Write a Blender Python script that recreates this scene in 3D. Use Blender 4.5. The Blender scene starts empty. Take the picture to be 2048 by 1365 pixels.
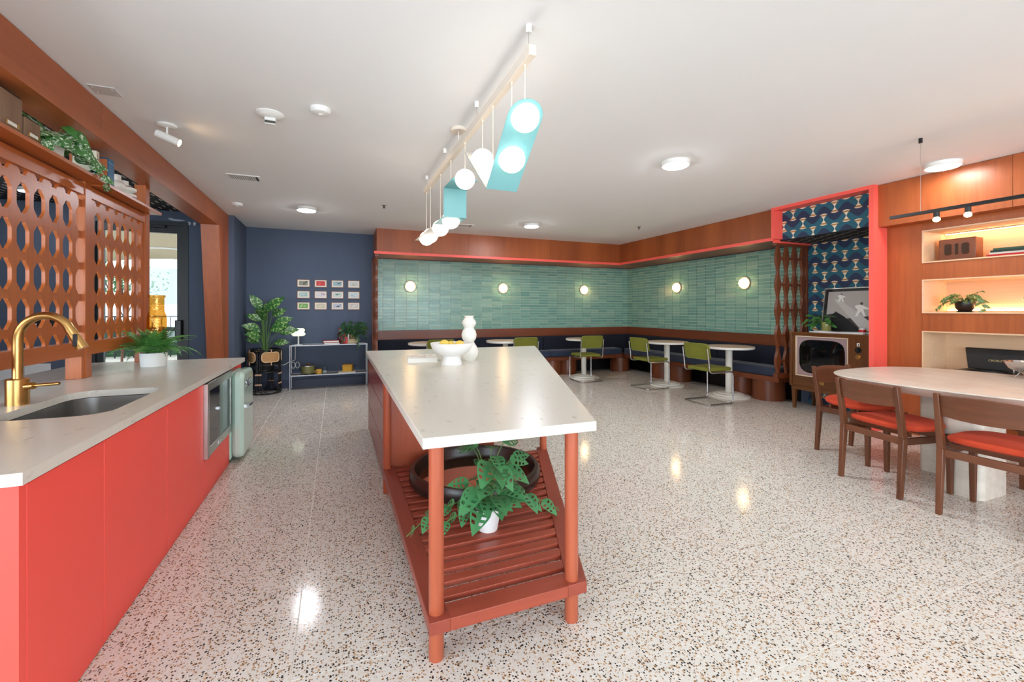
import bpy, bmesh, math, random
from mathutils import Vector, Matrix, Euler
random.seed(7)
SC = bpy.context.scene
COL = SC.collection
PI = math.pi
# ------------------------------------------------------------------ camera
cd = bpy.data.cameras.new('camera')
cam = bpy.data.objects.new('camera', cd); COL.objects.link(cam)
cd.sensor_width = 36.0; cd.sensor_fit = 'HORIZONTAL'
cd.lens = 866 / 2048 * 36.0
cd.shift_y = -(682.5 - 621) / 2048
cd.clip_start = 0.05
cam.location = (0, 0, 1.25)
cam.rotation_euler = (PI / 2, 0, -math.radians(22.15))
SC.camera = cam
# ------------------------------------------------------------------ world, daylight, exposure
w = bpy.data.worlds.new('sky'); SC.world = w; w.use_nodes = True
bg = w.node_tree.nodes['Background']
bg.inputs[0].default_value = (0.80, 0.90, 1.0, 1); bg.inputs[1].default_value = 1.6
SC.view_settings.view_transform = 'Standard'
SC.view_settings.look = 'None'
SC.view_settings.exposure = 1.06
SC.view_settings.gamma = 1.0
SC.view_settings.use_curve_mapping = False
SC.cycles.max_bounces = 6
SC.cycles.diffuse_bounces = 4
SC.cycles.glossy_bounces = 3
SC.cycles.transmission_bounces = 6
SC.cycles.transparent_max_bounces = 8
SC.cycles.sample_clamp_indirect = 5.0
SC.cycles.use_adaptive_sampling = True
SC.cycles.adaptive_threshold = 0.08
SC.cycles.adaptive_min_samples = 16
SC.cycles.sample_clamp_direct = 14.0
SC.cycles.caustics_reflective = False
SC.cycles.caustics_refractive = False

def area_light(name, loc, rot, sx, sy, power, color):
    l = bpy.data.lights.new(name, 'AREA'); l.shape = 'RECTANGLE'; l.size = sx; l.size_y = sy
    l.energy = power; l.color = color
    o = bpy.data.objects.new(name, l); COL.objects.link(o); o.location = loc; o.rotation_euler = rot
    return o
# daylight coming in through the three window bays of the street front behind the camera, plus an added fill from the left
for x, pw in ((-0.35, 66), (1.85, 54), (4.05, 44)):
    area_light('daylight_front', (x, -5.12, 1.35), (PI / 2 - .15, 0, 0), 1.9, 2.1, pw, (0.78, 0.90, 1.0))
area_light('fill_left', (-3.95, -.9, 1.4), (0, -PI / 2, 0), 2.0, 6.0, 115, (0.78, 0.90, 1.0))  # unseen fill light, added to brighten the left side of the room

# ------------------------------------------------------------------ helpers
def lin(c):
    out = []
    for v in c:
        v = v / 255.0
        out.append(v / 12.92 if v <= 0.04045 else ((v + 0.055) / 1.055) ** 2.4)
    return (*out, 1.0)

class N:
    """small node helper"""
    def __init__(s, name):
        s.m = bpy.data.materials.new(name); s.m.use_nodes = True
        s.t = s.m.node_tree; s.b = s.t.nodes['Principled BSDF']
    def new(s, typ, **kw):
        n = s.t.nodes.new(typ)
        for k, v in kw.items(): setattr(n, k, v)
        return n
    def link(s, a, b): s.t.links.new(a, b)
    def math(s, op, a, b=None, c=None):
        n = s.new('ShaderNodeMath', operation=op)
        for i, v in enumerate((a, b, c)):
            if v is None: continue
            if isinstance(v, (int, float)): n.inputs[i].default_value = v
            else: s.link(v, n.inputs[i])
        return n.outputs[0]
    def mix(s, f, a, b):
        n = s.new('ShaderNodeMix', data_type='RGBA')
        if isinstance(f, (int, float)): n.inputs[0].default_value = f
        else: s.link(f, n.inputs[0])
        for i, v in ((6, a), (7, b)):
            if isinstance(v, tuple): n.inputs[i].default_value = v
            else: s.link(v, n.inputs[i])
        return n.outputs[2]
    def ramp(s, f, stops, interp='LINEAR'):
        n = s.new('ShaderNodeValToRGB'); e = n.color_ramp; e.interpolation = interp
        while len(e.elements) < len(stops): e.elements.new(0.5)
        for el, (p, c) in zip(e.elements, stops): el.position = p; el.color = c
        s.link(f, n.inputs[0]); return n.outputs[0]
    def pos(s):
        return s.new('ShaderNodeNewGeometry').outputs['Position']
    def obj(s):
        return s.new('ShaderNodeTexCoord').outputs['Object']
    def noise(s, vec, scale, detail=3, rough=.5, mapscale=None):
        if mapscale:
            mp = s.new('ShaderNodeMapping'); mp.inputs['Scale'].default_value = mapscale; s.link(vec, mp.inputs[0]); vec = mp.outputs[0]
        n = s.new('ShaderNodeTexNoise'); n.inputs['Scale'].default_value = scale; n.inputs['Detail'].default_value = detail
        n.inputs['Roughness'].default_value = rough; s.link(vec, n.inputs['Vector']); return n.outputs['Fac']
    def color(s, c): s.link(c, s.b.inputs['Base Color'])
    def set(s, **kw):
        names = dict(rough='Roughness', metal='Metallic', spec='Specular IOR Level', coat='Coat Weight', trans='Transmission Weight', ior='IOR', estr='Emission Strength', alpha='Alpha', sheen='Sheen Weight', coat_rough='Coat Roughness')
        for k, v in kw.items(): s.b.inputs[names[k]].default_value = v
        return s

def plain(name, rgb, rough=.5, metal=0, var=0.0, **kw):
    n = N(name); c = lin(rgb)
    if var:
        f = n.noise(n.obj(), 6.0, 3)
        d = tuple(v * (1 - var) for v in c[:3]) + (1,)
        n.color(n.mix(f, d, c))
    else: n.b.inputs['Base Color'].default_value = c
    n.set(rough=rough, metal=metal, **kw); return n.m

def wood(name, a, b, axis='z', rough=.35, scale=7.0, coat=.0):
    n = N(name)
    sc = {'x': (.06, 1, 1), 'y': (1, .06, 1), 'z': (1, 1, .06)}[axis]
    f = n.noise(n.obj(), scale * 6, 4, .6, sc)
    g = n.noise(n.obj(), scale * .5, 2, .5, sc)
    h = n.math('MULTIPLY_ADD', g, .7, n.math('MULTIPLY', f, .45))
    n.color(n.ramp(h, [(.3, lin(b)), (.75, lin(a))]))
    n.set(rough=rough, coat=coat); return n.m

def glow(name, rgb, strength):
    n = N(name); n.b.inputs['Base Color'].default_value = lin(rgb)
    n.b.inputs['Emission Color'].default_value = lin(rgb); n.set(estr=strength, rough=.3); return n.m

M = {}
M['ceiling'] = plain('ceiling_paint', (242, 243, 243), .9, var=.02)
M['navy'] = plain('navy_paint', (80, 92, 112), .75, var=.05)
M['navydark'] = plain('navy_baseboard', (44, 54, 80), .45)
M['wood'] = wood('red_brown_veneer', (176, 94, 46), (134, 64, 28), 'z', .38)
M['woodx'] = wood('red_brown_veneer_x', (176, 94, 46), (134, 64, 28), 'x', .38)
M['woody'] = wood('red_brown_veneer_y', (176, 94, 46), (138, 68, 32), 'y', .38)
M['screenwood'] = wood('orange_brown_screen', (194, 106, 52), (150, 76, 34), 'z', .34)
M['screenwoody'] = wood('orange_brown_screen_y', (194, 106, 52), (152, 78, 36), 'y', .34)
M['wooddark'] = wood('dark_booth_veneer', (126, 66, 36), (86, 42, 22), 'z', .36)
M['wooddarkx'] = wood('dark_booth_veneer_x', (126, 64, 36), (88, 42, 22), 'x', .36)
M['wooddarky'] = wood('dark_booth_veneer_y', (126, 64, 36), (88, 42, 22), 'y', .36)
M['dullchrome'] = plain('dull_chrome', (150, 150, 152), .38, 1)
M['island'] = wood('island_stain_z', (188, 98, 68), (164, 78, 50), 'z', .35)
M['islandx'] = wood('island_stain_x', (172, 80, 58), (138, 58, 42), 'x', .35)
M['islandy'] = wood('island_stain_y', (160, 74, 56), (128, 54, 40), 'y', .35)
M['oxblood'] = plain('island_drawer_lacquer', (150, 48, 42), .25)
M['walnut'] = wood('walnut_z', (116, 68, 42), (68, 36, 22), 'z', .35)
M['walnutx'] = wood('walnut_x', (116, 68, 42), (68, 36, 22), 'x', .35)
M['walnuty'] = wood('walnut_y', (124, 74, 48), (76, 42, 26), 'y', .35)
M['tvwood'] = wood('television_veneer', (116, 70, 34), (70, 38, 18), 'z', .25)
M['tvwoody'] = wood('television_veneer_y', (116, 70, 34), (74, 42, 20), 'y', .25)
M['maple'] = wood('maple_liner', (234, 200, 164), (214, 176, 136), 'y', .45)
M['boxwood'] = wood('grey_brown_oak', (146, 114, 88), (104, 78, 58), 'z', .6, 14)
M['red'] = plain('coral_red_lacquer', (254, 88, 76), .45)
M['pink'] = plain('coral_paint', (252, 98, 86), .42)
M['white'] = plain('white_plastic', (238, 238, 234), .4)
M['ceramic'] = plain('white_ceramic', (236, 234, 226), .45)
M['matte'] = plain('matte_white', (240, 240, 238), .6)
M['cream'] = plain('cream_metal', (226, 214, 198), .5)
M['black'] = plain('black_plastic', (16, 16, 17), .35)
M['blackmetal'] = plain('black_metal', (20, 22, 22), .4)
M['chrome'] = plain('chrome', (200, 200, 202), .16, 1)
M['steel'] = plain('brushed_steel', (190, 188, 184), .3, 1)
M['brass'] = plain('brushed_brass', (196, 152, 92), .28, 1)
M['mint'] = plain('mint_enamel', (196, 220, 204), .2, coat=.6)
M['teal'] = plain('teal_metal', (122, 180, 182), .45)
M['velvet'] = plain('olive_velvet', (122, 124, 36), .85, var=.3)
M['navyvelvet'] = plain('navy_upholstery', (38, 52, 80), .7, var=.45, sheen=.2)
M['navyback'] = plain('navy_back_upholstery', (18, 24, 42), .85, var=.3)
M['orange'] = plain('orange_red_wool', (206, 70, 38), .95, var=.12)
M['soil'] = plain('potting_soil', (36, 26, 22), .95)
M['green_stem'] = plain('stem_green', (92, 128, 62), .6)
M['lemon'] = plain('lemon_peel', (244, 208, 92), .45, var=.1)
M['globe'] = glow('lit_opal_glass', (255, 248, 238), 2.0)
M['led'] = glow('lit_led_diffuser', (244, 248, 255), 104.0)
M['led_soft'] = glow('lit_led_diffuser_soft', (255, 250, 244), 34.0)
M['sconce'] = glow('lit_sconce_glass', (255, 214, 150), 15.0)
M['bulb'] = glow('lit_bulb', (255, 210, 150), 26.0)
M['strip'] = glow('lit_led_strip', (255, 196, 140), 26.0)
M['lampglass'] = glow('lit_lamp_glass', (236, 246, 222), .38)

def _stone(name, base, vein, rough, scale=3.0, thr=(.60, .72)):
    n = N(name); v = n.obj()
    f = n.noise(v, scale * 7, 5, .65, (1, .35, 1)); g = n.noise(v, scale, 2)
    k = n.ramp(f, [(thr[0], (0, 0, 0, 1)), (thr[1], (1, 1, 1, 1))])
    k2 = n.math('MULTIPLY', k, g)
    n.color(n.mix(k2, lin(base), lin(vein))); n.set(rough=rough); return n.m
M['quartz'] = _stone('speckled_quartz', (226, 220, 208), (150, 132, 110), .27)
M['marble'] = _stone('cream_marble', (226, 216, 202), (178, 164, 150), .3, 2.0, (.4, .7))

def _terrazzo():
    n = N('polished_terrazzo'); p = n.pos()
    vo = n.new('ShaderNodeTexVoronoi'); vo.inputs['Scale'].default_value = 118; vo.inputs['Randomness'].default_value = .9
    n.link(p, vo.inputs['Vector'])
    sep = n.new('ShaderNodeSeparateColor'); n.link(vo.outputs['Color'], sep.inputs[0])
    r, g = sep.outputs[0], sep.outputs[1]
    chip = n.ramp(r, [(0, lin((34, 30, 28))), (.15, lin((92, 74, 58))), (.28, lin((154, 114, 74))), (.48, lin((198, 164, 126))), (.70, lin((222, 206, 184))), (.82, lin((236, 232, 226)))], 'CONSTANT')
    size = n.math('MULTIPLY_ADD', g, .30, .27)
    mask = n.math('LESS_THAN', vo.outputs['Distance'], size)
    n.color(n.mix(mask, lin((226, 221, 212)), chip)); n.set(rough=.11, spec=.27); return n.m
M['terrazzo'] = _terrazzo()
M['grout'] = plain('floor_grout', (236, 230, 220), .8)
M['tilegrout'] = plain('tile_grout', (214, 220, 204), .85)

def _tile():
    n = N('green_glazed_tile'); p = n.pos()
    sep = n.new('ShaderNodeSeparateXYZ'); n.link(p, sep.inputs[0])
    h = n.math('ADD', sep.outputs[0], sep.outputs[1])
    u = n.math('FLOOR', n.math('MULTIPLY', n.math('SUBTRACT', h, 8.3405), 1 / .2)); v = n.math('FLOOR', n.math('MULTIPLY', n.math('SUBTRACT', sep.outputs[2], .895), 1 / .0519))
    c = n.new('ShaderNodeCombineXYZ'); n.link(u, c.inputs[0]); n.link(v, c.inputs[1])
    wn = n.new('ShaderNodeTexWhiteNoise'); n.link(c.outputs[0], wn.inputs['Vector'])
    cl = n.noise(p, 18, 2)
    f = n.math('MULTIPLY_ADD', wn.outputs['Value'], .75, n.math('MULTIPLY', cl, .25))
    n.color(n.ramp(f, [(.1, lin((104, 150, 138))), (.5, lin((122, 166, 150))), (.9, lin((142, 178, 158)))]))
    n.set(rough=.22); return n.m
M['tile'] = _tile()

def _dash():
    """black paper with rows of short pale dashes, for ceilings (uses world X and Y)"""
    n = N('black_dash_paper'); p = n.pos()
    sep = n.new('ShaderNodeSeparateXYZ'); n.link(p, sep.inputs[0])
    row = n.math('MULTIPLY', sep.outputs[0], 1 / .075); ri = n.math('FLOOR', row)
    along = n.math('ADD', n.math('MULTIPLY', sep.outputs[1], 1 / .24), n.math('MULTIPLY', ri, .5))
    a = n.math('LESS_THAN', n.math('FRACT', along), .38)
    b = n.math('LESS_THAN', n.math('ABSOLUTE', n.math('SUBTRACT', n.math('FRACT', row), .5)), .12)
    n.color(n.mix(n.math('MULTIPLY', a, b), lin((14, 16, 20)), lin((196, 190, 180)))); n.set(rough=.8); return n.m
M['dash'] = _dash()

def _wallpaper():
    """teal paper printed with striped hourglasses between wavy dark bands (uses world Y and Z)"""
    n = N('hourglass_wallpaper'); p = n.pos()
    sep = n.new('ShaderNodeSeparateXYZ'); n.link(p, sep.inputs[0])
    y = n.math('MULTIPLY', n.math('SUBTRACT', sep.outputs[1], 3.812), 1 / .243)
    z = n.math('MULTIPLY', n.math('SUBTRACT', sep.outputs[2], 2.061), 1 / .252)
    def motif(oy, oz):
        yy = n.math('ADD', y, oy); zz = n.math('ADD', z, oz)
        fy = n.math('SUBTRACT', n.math('FRACT', n.math('ADD', yy, .5)), .5)
        fz = n.math('SUBTRACT', n.math('FRACT', n.math('ADD', zz, .5)), .5)
        ay = n.math('ABSOLUTE', fy); az = n.math('ABSOLUTE', fz)
        lim = n.math('ADD', n.math('MULTIPLY', n.math('POWER', n.math('MULTIPLY', az, 3.7), 1.5), .215), .012)
        cap = n.math('SUBTRACT', .275, n.math('MULTIPLY', n.math('MULTIPLY', ay, ay), 1.6))
        m = n.math('MULTIPLY', n.math('LESS_THAN', ay, lim), n.math('LESS_THAN', az, cap))
        return m, az
    m1, a1 = motif(0, 0); m2, a2 = motif(.5, .5)
    def stripes(az):
        s1 = n.math('MULTIPLY', n.math('GREATER_THAN', az, .115), n.math('LESS_THAN', az, .155))
        s2 = n.math('MULTIPLY', n.math('GREATER_THAN', az, .155), n.math('LESS_THAN', az, .225))
        return s2
    wv = n.math('MULTIPLY', n.math('COSINE', n.math('MULTIPLY', y, 2 * PI)), .16)
    band = n.math('FRACT', n.math('ADD', n.math('SUBTRACT', z, wv), .25))
    bm = n.math('LESS_THAN', n.math('ABSOLUTE', n.math('SUBTRACT', band, .5)), .2)
    base = n.mix(bm, lin((34, 98, 118)), lin((38, 54, 84)))
    def put(c, m, az):
        cc = n.mix(stripes(az), lin((240, 224, 196)), lin((176, 128, 74)))
        return n.mix(m, c, cc)
    c = put(base, m1, a1); c = put(c, m2, a2)
    n.color(c); n.set(rough=.6); return n.m
M['paper'] = _wallpaper()

def _leaf(name, a, b, speck=None, scale=30, thr=.55):
    n = N(name); v = n.obj()
    f = n.noise(v, 9, 2); c = n.mix(f, lin(a), lin(b))
    if speck:
        s = n.noise(v, scale, 3, .7)
        k = n.ramp(s, [(thr, (0, 0, 0, 1)), (thr + .04, (1, 1, 1, 1))]); c = n.mix(k, c, lin(speck))
    n.color(c); n.set(rough=.42); return n.m
M['leaf'] = _leaf('green_leaf', (40, 96, 40), (78, 140, 62))
M['leafdark'] = _leaf('dark_green_leaf', (22, 58, 30), (52, 98, 52))
M['leafbig'] = _leaf('dieffenbachia_leaf', (28, 78, 34), (52, 112, 46), (160, 190, 110), 26, .56)
M['leafsilver'] = _leaf('silver_speckled_leaf', (44, 100, 50), (86, 140, 72), (206, 220, 196), 48, .52)
M['leafmon'] = _leaf('swiss_cheese_leaf', (38, 104, 60), (96, 164, 104))
M['ferndark'] = _leaf('fern_dark_green', (36, 92, 38), (72, 138, 62))  # darker fern green, mixed among the fronds for colour variation
M['fernleaf'] = _leaf('fern_green', (60, 130, 54), (116, 184, 92))

def _glass(name, tint, refl=.12, rough=.02):
    n = N(name); t = n.t
    tr = n.new('ShaderNodeBsdfTransparent'); tr.inputs[0].default_value = tint
    gl = n.new('ShaderNodeBsdfGlossy'); gl.inputs['Roughness'].default_value = rough
    lw = n.new('ShaderNodeLayerWeight'); lw.inputs[0].default_value = .15
    mx = n.new('ShaderNodeMixShader'); f = n.math('MULTIPLY_ADD', lw.outputs['Fresnel'], .6, refl * .3)
    n.link(f, mx.inputs[0]); n.link(tr.outputs[0], mx.inputs[1]); n.link(gl.outputs[0], mx.inputs[2])
    n.link(mx.outputs[0], t.nodes['Material Output'].inputs[0]); return n.m
M['pane'] = _glass('clear_pane', (.93, .95, .95, 1))
M['tankglass'] = _glass('fish_bowl_glass', (.8, .86, .5, 1))
def _amber():
    n = N('amber_crackle_glass'); t = n.t
    vo = n.new('ShaderNodeTexVoronoi'); vo.inputs['Scale'].default_value = 70; n.link(n.obj(), vo.inputs['Vector'])
    bp = n.new('ShaderNodeBump'); bp.inputs['Strength'].default_value = .35; bp.inputs['Distance'].default_value = .004; n.link(vo.outputs['Distance'], bp.inputs['Height'])
    tr = n.new('ShaderNodeBsdfTransparent'); tr.inputs[0].default_value = lin((246, 206, 128))
    gl = n.new('ShaderNodeBsdfGlossy'); gl.inputs[0].default_value = lin((255, 214, 140)); gl.inputs['Roughness'].default_value = .08; n.link(bp.outputs[0], gl.inputs['Normal'])
    df = n.new('ShaderNodeBsdfTranslucent'); df.inputs[0].default_value = lin((216, 150, 64))
    m1 = n.new('ShaderNodeMixShader'); m1.inputs[0].default_value = .22; n.link(tr.outputs[0], m1.inputs[1]); n.link(df.outputs[0], m1.inputs[2])
    m2 = n.new('ShaderNodeMixShader'); m2.inputs[0].default_value = .14; n.link(m1.outputs[0], m2.inputs[1]); n.link(gl.outputs[0], m2.inputs[2])
    n.link(m2.outputs[0], t.nodes['Material Output'].inputs[0]); return n.m
M['amber'] = _amber()
def _cane():
    n = N('woven_cane'); v = n.obj()
    sep = n.new('ShaderNodeSeparateXYZ'); n.link(v, sep.inputs[0])
    a = n.math('SINE', n.math('MULTIPLY', n.math('ADD', sep.outputs[0], sep.outputs[1]), 420)); b = n.math('SINE', n.math('MULTIPLY', sep.outputs[2], 420))
    k = n.math('MULTIPLY_ADD', n.math('MULTIPLY', a, b), .5, .5)
    n.color(n.mix(k, lin((150, 104, 60)), lin((206, 162, 108)))); n.set(rough=.7); return n.m
M['cane'] = _cane()
def _mirror():
    return plain('mirror_glass', (205, 180, 160), .05, 1)
M['mirror'] = _mirror()

class MB:
    """collects shapes for ONE mesh object"""
    def __init__(s): s.v = []; s.f = []; s.mi = []; s.cm = 0
    def add(s, vs, fs):
        o = len(s.v); s.v += [tuple(q) for q in vs]; s.f += [tuple(i + o for i in f) for f in fs]; s.mi += [s.cm] * len(fs); return s
    def box(s, x0, x1, y0, y1, z0, z1):
        return s.add([(x0, y0, z0), (x1, y0, z0), (x1, y1, z0), (x0, y1, z0), (x0, y0, z1), (x1, y0, z1), (x1, y1, z1), (x0, y1, z1)],
                     [(3, 2, 1, 0), (4, 5, 6, 7), (0, 1, 5, 4), (1, 2, 6, 5), (2, 3, 7, 6), (3, 0, 4, 7)])
    def hexa(s, b, t):
        """4 bottom points, 4 top points, both counter-clockwise from above"""
        return s.add(list(b) + list(t), [(3, 2, 1, 0), (4, 5, 6, 7), (0, 1, 5, 4), (1, 2, 6, 5), (2, 3, 7, 6), (3, 0, 4, 7)])
    def prism(s, poly, axis, a, b):
        """polygon extruded along an axis from a to b; poly holds the other two coordinates in order"""
        def P(u, v, w): return {'x': (w, u, v), 'y': (u, w, v), 'z': (u, v, w)}[axis]
        n = len(poly); vs = [P(u, v, a) for u, v in poly] + [P(u, v, b) for u, v in poly]
        fs = [tuple(range(n))[::-1], tuple(range(n, 2 * n))] + [(i, (i + 1) % n, n + (i + 1) % n, n + i) for i in range(n)]
        return s.add(vs, fs)
    def lathe(s, prof, n=24, c=(0, 0, 0), cap=True, sx=1, sy=1):
        vs = []
        for r, z in prof:
            for i in range(n):
                a = 2 * PI * i / n; vs.append((c[0] + r * sx * math.cos(a), c[1] + r * sy * math.sin(a), c[2] + z))
        fs = []
        for k in range(len(prof) - 1):
            for i in range(n):
                j = (i + 1) % n; fs.append((k * n + i, k * n + j, (k + 1) * n + j, (k + 1) * n + i))
        if cap:
            fs.append(tuple(range(n))[::-1]); m = (len(prof) - 1) * n; fs.append(tuple(range(m, m + n)))
        return s.add(vs, fs)
    def cyl(s, p0, p1, r, n=12, r1=None):
        return s.tube([p0, p1], r, n, r1=r1)
    def tube(s, pts, r, n=8, closed=False, r1=None):
        P = [Vector(q) for q in pts]; m = len(P); vs = []; up = None
        for k in range(m):
            if closed: d = P[(k + 1) % m] - P[k - 1]
            else: d = P[min(k + 1, m - 1)] - P[max(k - 1, 0)]
            d.normalize()
            if up is None:
                up = Vector((0, 0, 1)) if abs(d.z) < .9 else Vector((1, 0, 0))
            x = d.cross(up); 
            if x.length < 1e-5: x = d.orthogonal()
            x.normalize(); up = x.cross(d).normalized()
            rr = r if r1 is None else r + (r1 - r) * k / max(1, m - 1)
            for i in range(n):
                a = 2 * PI * i / n; vs.append(P[k] + x * (rr * math.cos(a)) + up * (rr * math.sin(a)))
        fs = []
        for k in range(m if closed else m - 1):
            k2 = (k + 1) % m
            for i in range(n):
                j = (i + 1) % n; fs.append((k * n + j, k * n + i, k2 * n + i, k2 * n + j))
        if not closed:
            fs.append(tuple(range(n))); fs.append(tuple(range((m - 1) * n, m * n))[::-1])
        return s.add(vs, fs)
    def ball(s, c, r, n=16, sz=1.0, z0=-1, z1=1):
        """ellipsoid of revolution; z0..z1 cut it"""
        prof = []; k = max(6, n // 2); a0 = math.asin(z0); a1 = math.asin(z1)
        for i in range(k + 1):
            a = a0 + (a1 - a0) * i / k; prof.append((max(1e-4, r * math.cos(a)), r * sz * math.sin(a)))
        return s.lathe(prof, n, c)
    def rbox(s, x0, x1, y0, y1, z0, z1, r, n=4):
        """box with rounded vertical edges"""
        poly = []
        for cx, cy, a0 in ((x1 - r, y1 - r, 0), (x0 + r, y1 - r, PI / 2), (x0 + r, y0 + r, PI), (x1 - r, y0 + r, 1.5 * PI)):
            for i in range(n + 1):
                a = a0 + PI / 2 * i / n; poly.append((cx + r * math.cos(a), cy + r * math.sin(a)))
        return s.prism(poly, 'z', z0, z1)
    def mesh(s, name, mats, smooth=True):
        me = bpy.data.meshes.new(name); me.from_pydata(s.v, [], s.f)
        for m in (mats if isinstance(mats, (list, tuple)) else [mats]): me.materials.append(m)
        if isinstance(mats, (list, tuple)) and len(mats) > 1: me.polygons.foreach_set('material_index', s.mi)
        bm = bmesh.new(); bm.from_mesh(me); bmesh.ops.recalc_face_normals(bm, faces=bm.faces); bm.to_mesh(me); bm.free()
        if smooth:
            me.polygons.foreach_set('use_smooth', [True] * len(me.polygons)); me.set_sharp_from_angle(angle=math.radians(38))
        me.update(); return me
    def build(s, name, mats, parent=None, loc=None, rotz=0, bevel=0, smooth=True):
        return link(name, s.mesh(name, mats, smooth), parent, loc, rotz, bevel)

def link(name, me, parent=None, loc=None, rotz=0, bevel=0):
    o = bpy.data.objects.new(name, me); COL.objects.link(o)
    if loc: o.location = loc
    if rotz: o.rotation_euler = (0, 0, rotz)
    if parent: o.parent = parent
    if bevel:
        md = o.modifiers.new('bevel', 'BEVEL'); md.width = bevel; md.segments = 2; md.limit_method = 'ANGLE'; md.angle_limit = math.radians(40)
    return o
def tag(o, label=None, cat=None, group=None, kind=None):
    if label: o['label'] = label
    if cat: o['category'] = cat
    if group: o['group'] = group
    if kind: o['kind'] = kind
    return o
def thing(name, label, cat, loc=(0, 0, 0), rotz=0, group=None):
    o = bpy.data.objects.new(name, None); COL.objects.link(o); o.empty_display_size = .1
    o.location = loc; o.rotation_euler = (0, 0, rotz); return tag(o, label, cat, group)
def copy_tree(o, parent=None):
    c = o.copy(); COL.objects.link(c); c.parent = parent
    for ch in list(o.children): copy_tree(ch, c)
    return c
def struct(name, mb, mat, label=None, bevel=0):
    o = mb.build(name, mat, bevel=bevel, smooth=False); return tag(o, label, kind='structure')
def text(name, body, size, mat, parent, matrix, depth=.0008):
    cu = bpy.data.curves.new(name, 'FONT'); cu.body = body; cu.size = size; cu.extrude = depth; cu.align_x = 'CENTER'; cu.align_y = 'CENTER'
    t = bpy.data.objects.new(name, cu); COL.objects.link(t)
    dg = bpy.context.evaluated_depsgraph_get(); me = bpy.data.meshes.new_from_object(t.evaluated_get(dg))
    bpy.data.objects.remove(t); me.materials.clear(); me.materials.append(mat)
    o = link(name, me, parent); o.matrix_basis = matrix; return o
def frame_matrix(p, xdir, ydir):
    x = Vector(xdir).normalized(); y = Vector(ydir).normalized(); z = x.cross(y).normalized()
    m = Matrix((x, y, z)).transposed().to_4x4(); m.translation = Vector(p); return m
def dir_matrix(p, d, up=(0, 0, 1), s=1.0, roll=0):
    """x axis along d, z towards up"""
    x = Vector(d).normalized(); u = Vector(up); y = u.cross(x)
    if y.length < 1e-4: y = Vector((0, 1, 0))
    y.normalize(); z = x.cross(y)
    m = Matrix((x, y, z)).transposed().to_4x4() @ Matrix.Rotation(roll, 4, 'X') @ Matrix.Scale(s, 4); m.translation = Vector(p); return m
def arc(cx, cy, r, a0, a1, n=8):
    return [(cx + r * math.cos(math.radians(a0 + (a1 - a0) * i / n)), cy + r * math.sin(math.radians(a0 + (a1 - a0) * i / n))) for i in range(n + 1)]
def smooth_path(pts, r=.04, n=4):
    """polyline with rounded corners"""
    P = [Vector(p) for p in pts]; out = [P[0]]
    for k in range(1, len(P) - 1):
        a = (P[k - 1] - P[k]); b = (P[k + 1] - P[k]); q = min(r, a.length * .45, b.length * .45)
        A = P[k] + a.normalized() * q; B = P[k] + b.normalized() * q
        for i in range(n + 1):
            t = i / n; out.append(A * (1 - t) ** 2 + P[k] * 2 * t * (1 - t) + B * t * t)
    out.append(P[-1]); return out
# ================================================================== THE SETTING
ZC = 2.55
# ---- floor: base slab carrying each polished terrazzo slab
floor = struct('floor', MB().box(-4.3, 6.05, -5.35, 7.95, -.12, -.0012), M['grout'], 'pale polished terrazzo floor laid in large square slabs')
GX = [-1.312 + .586 * k for k in range(13)] + [6.0]
GY = [-1.875 + .584 * k for k in range(17)] + [7.8]
tile_meshes = {}
def floor_tile(x0, x1, y0, y1):
    g = .0024; k = (round(x1 - x0, 3), round(y1 - y0, 3))
    if k not in tile_meshes:
        a, b = k; tile_meshes[k] = MB().box(g, a - g, g, b - g, -.02, 0).mesh('floor_tile', M['terrazzo'], False)
    link('floor_tile', tile_meshes[k], floor, (x0, y0, 0))
for i in range(len(GX) - 1):
    for j in range(len(GY) - 1): floor_tile(GX[i], GX[i + 1], GY[j], GY[j + 1])
MB().box(-4.2, -1.314, -5.2, 6.93, -.02, 0).box(-1.31, 6.0, -5.2, -1.88, -.02, 0).build('floor_slab', M['terrazzo'], floor, smooth=False)

# ---- ceilings
ceiling = struct('ceiling', MB().box(-1.5, 6.05, -5.35, 7.95, ZC, ZC + .1), M['ceiling'], 'flat white painted ceiling over the lounge')
struct('ceiling_passage', MB().box(-4.3, -1.5, -5.35, 7.1, ZC, ZC + .1), M['dash'], 'black ceiling with rows of pale dashes behind the wooden screen')

# ---- walls
wall_back = struct('wall_back', MB().box(-1.45, 6.05, 7.8, 7.95, 0, ZC), M['navy'], 'navy painted back wall with green tile over the banquette')
struct('wall_left', MB().box(-1.45, -1.29, 6.93, 7.8, 0, ZC), M['navy'], 'short navy return wall beside the raked wooden column')
wd = MB(); DX0, DX1, DZ = -2.82, -1.807, 2.41
wd.box(-4.3, DX0, 6.93, 7.08, 0, ZC).box(DX1, -1.45, 6.93, 7.08, 0, ZC).box(DX0, DX1, 6.93, 7.08, DZ, ZC)
wall_door = struct('wall_passage', wd, M['navy'], 'navy wall with the glazed black door')
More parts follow.
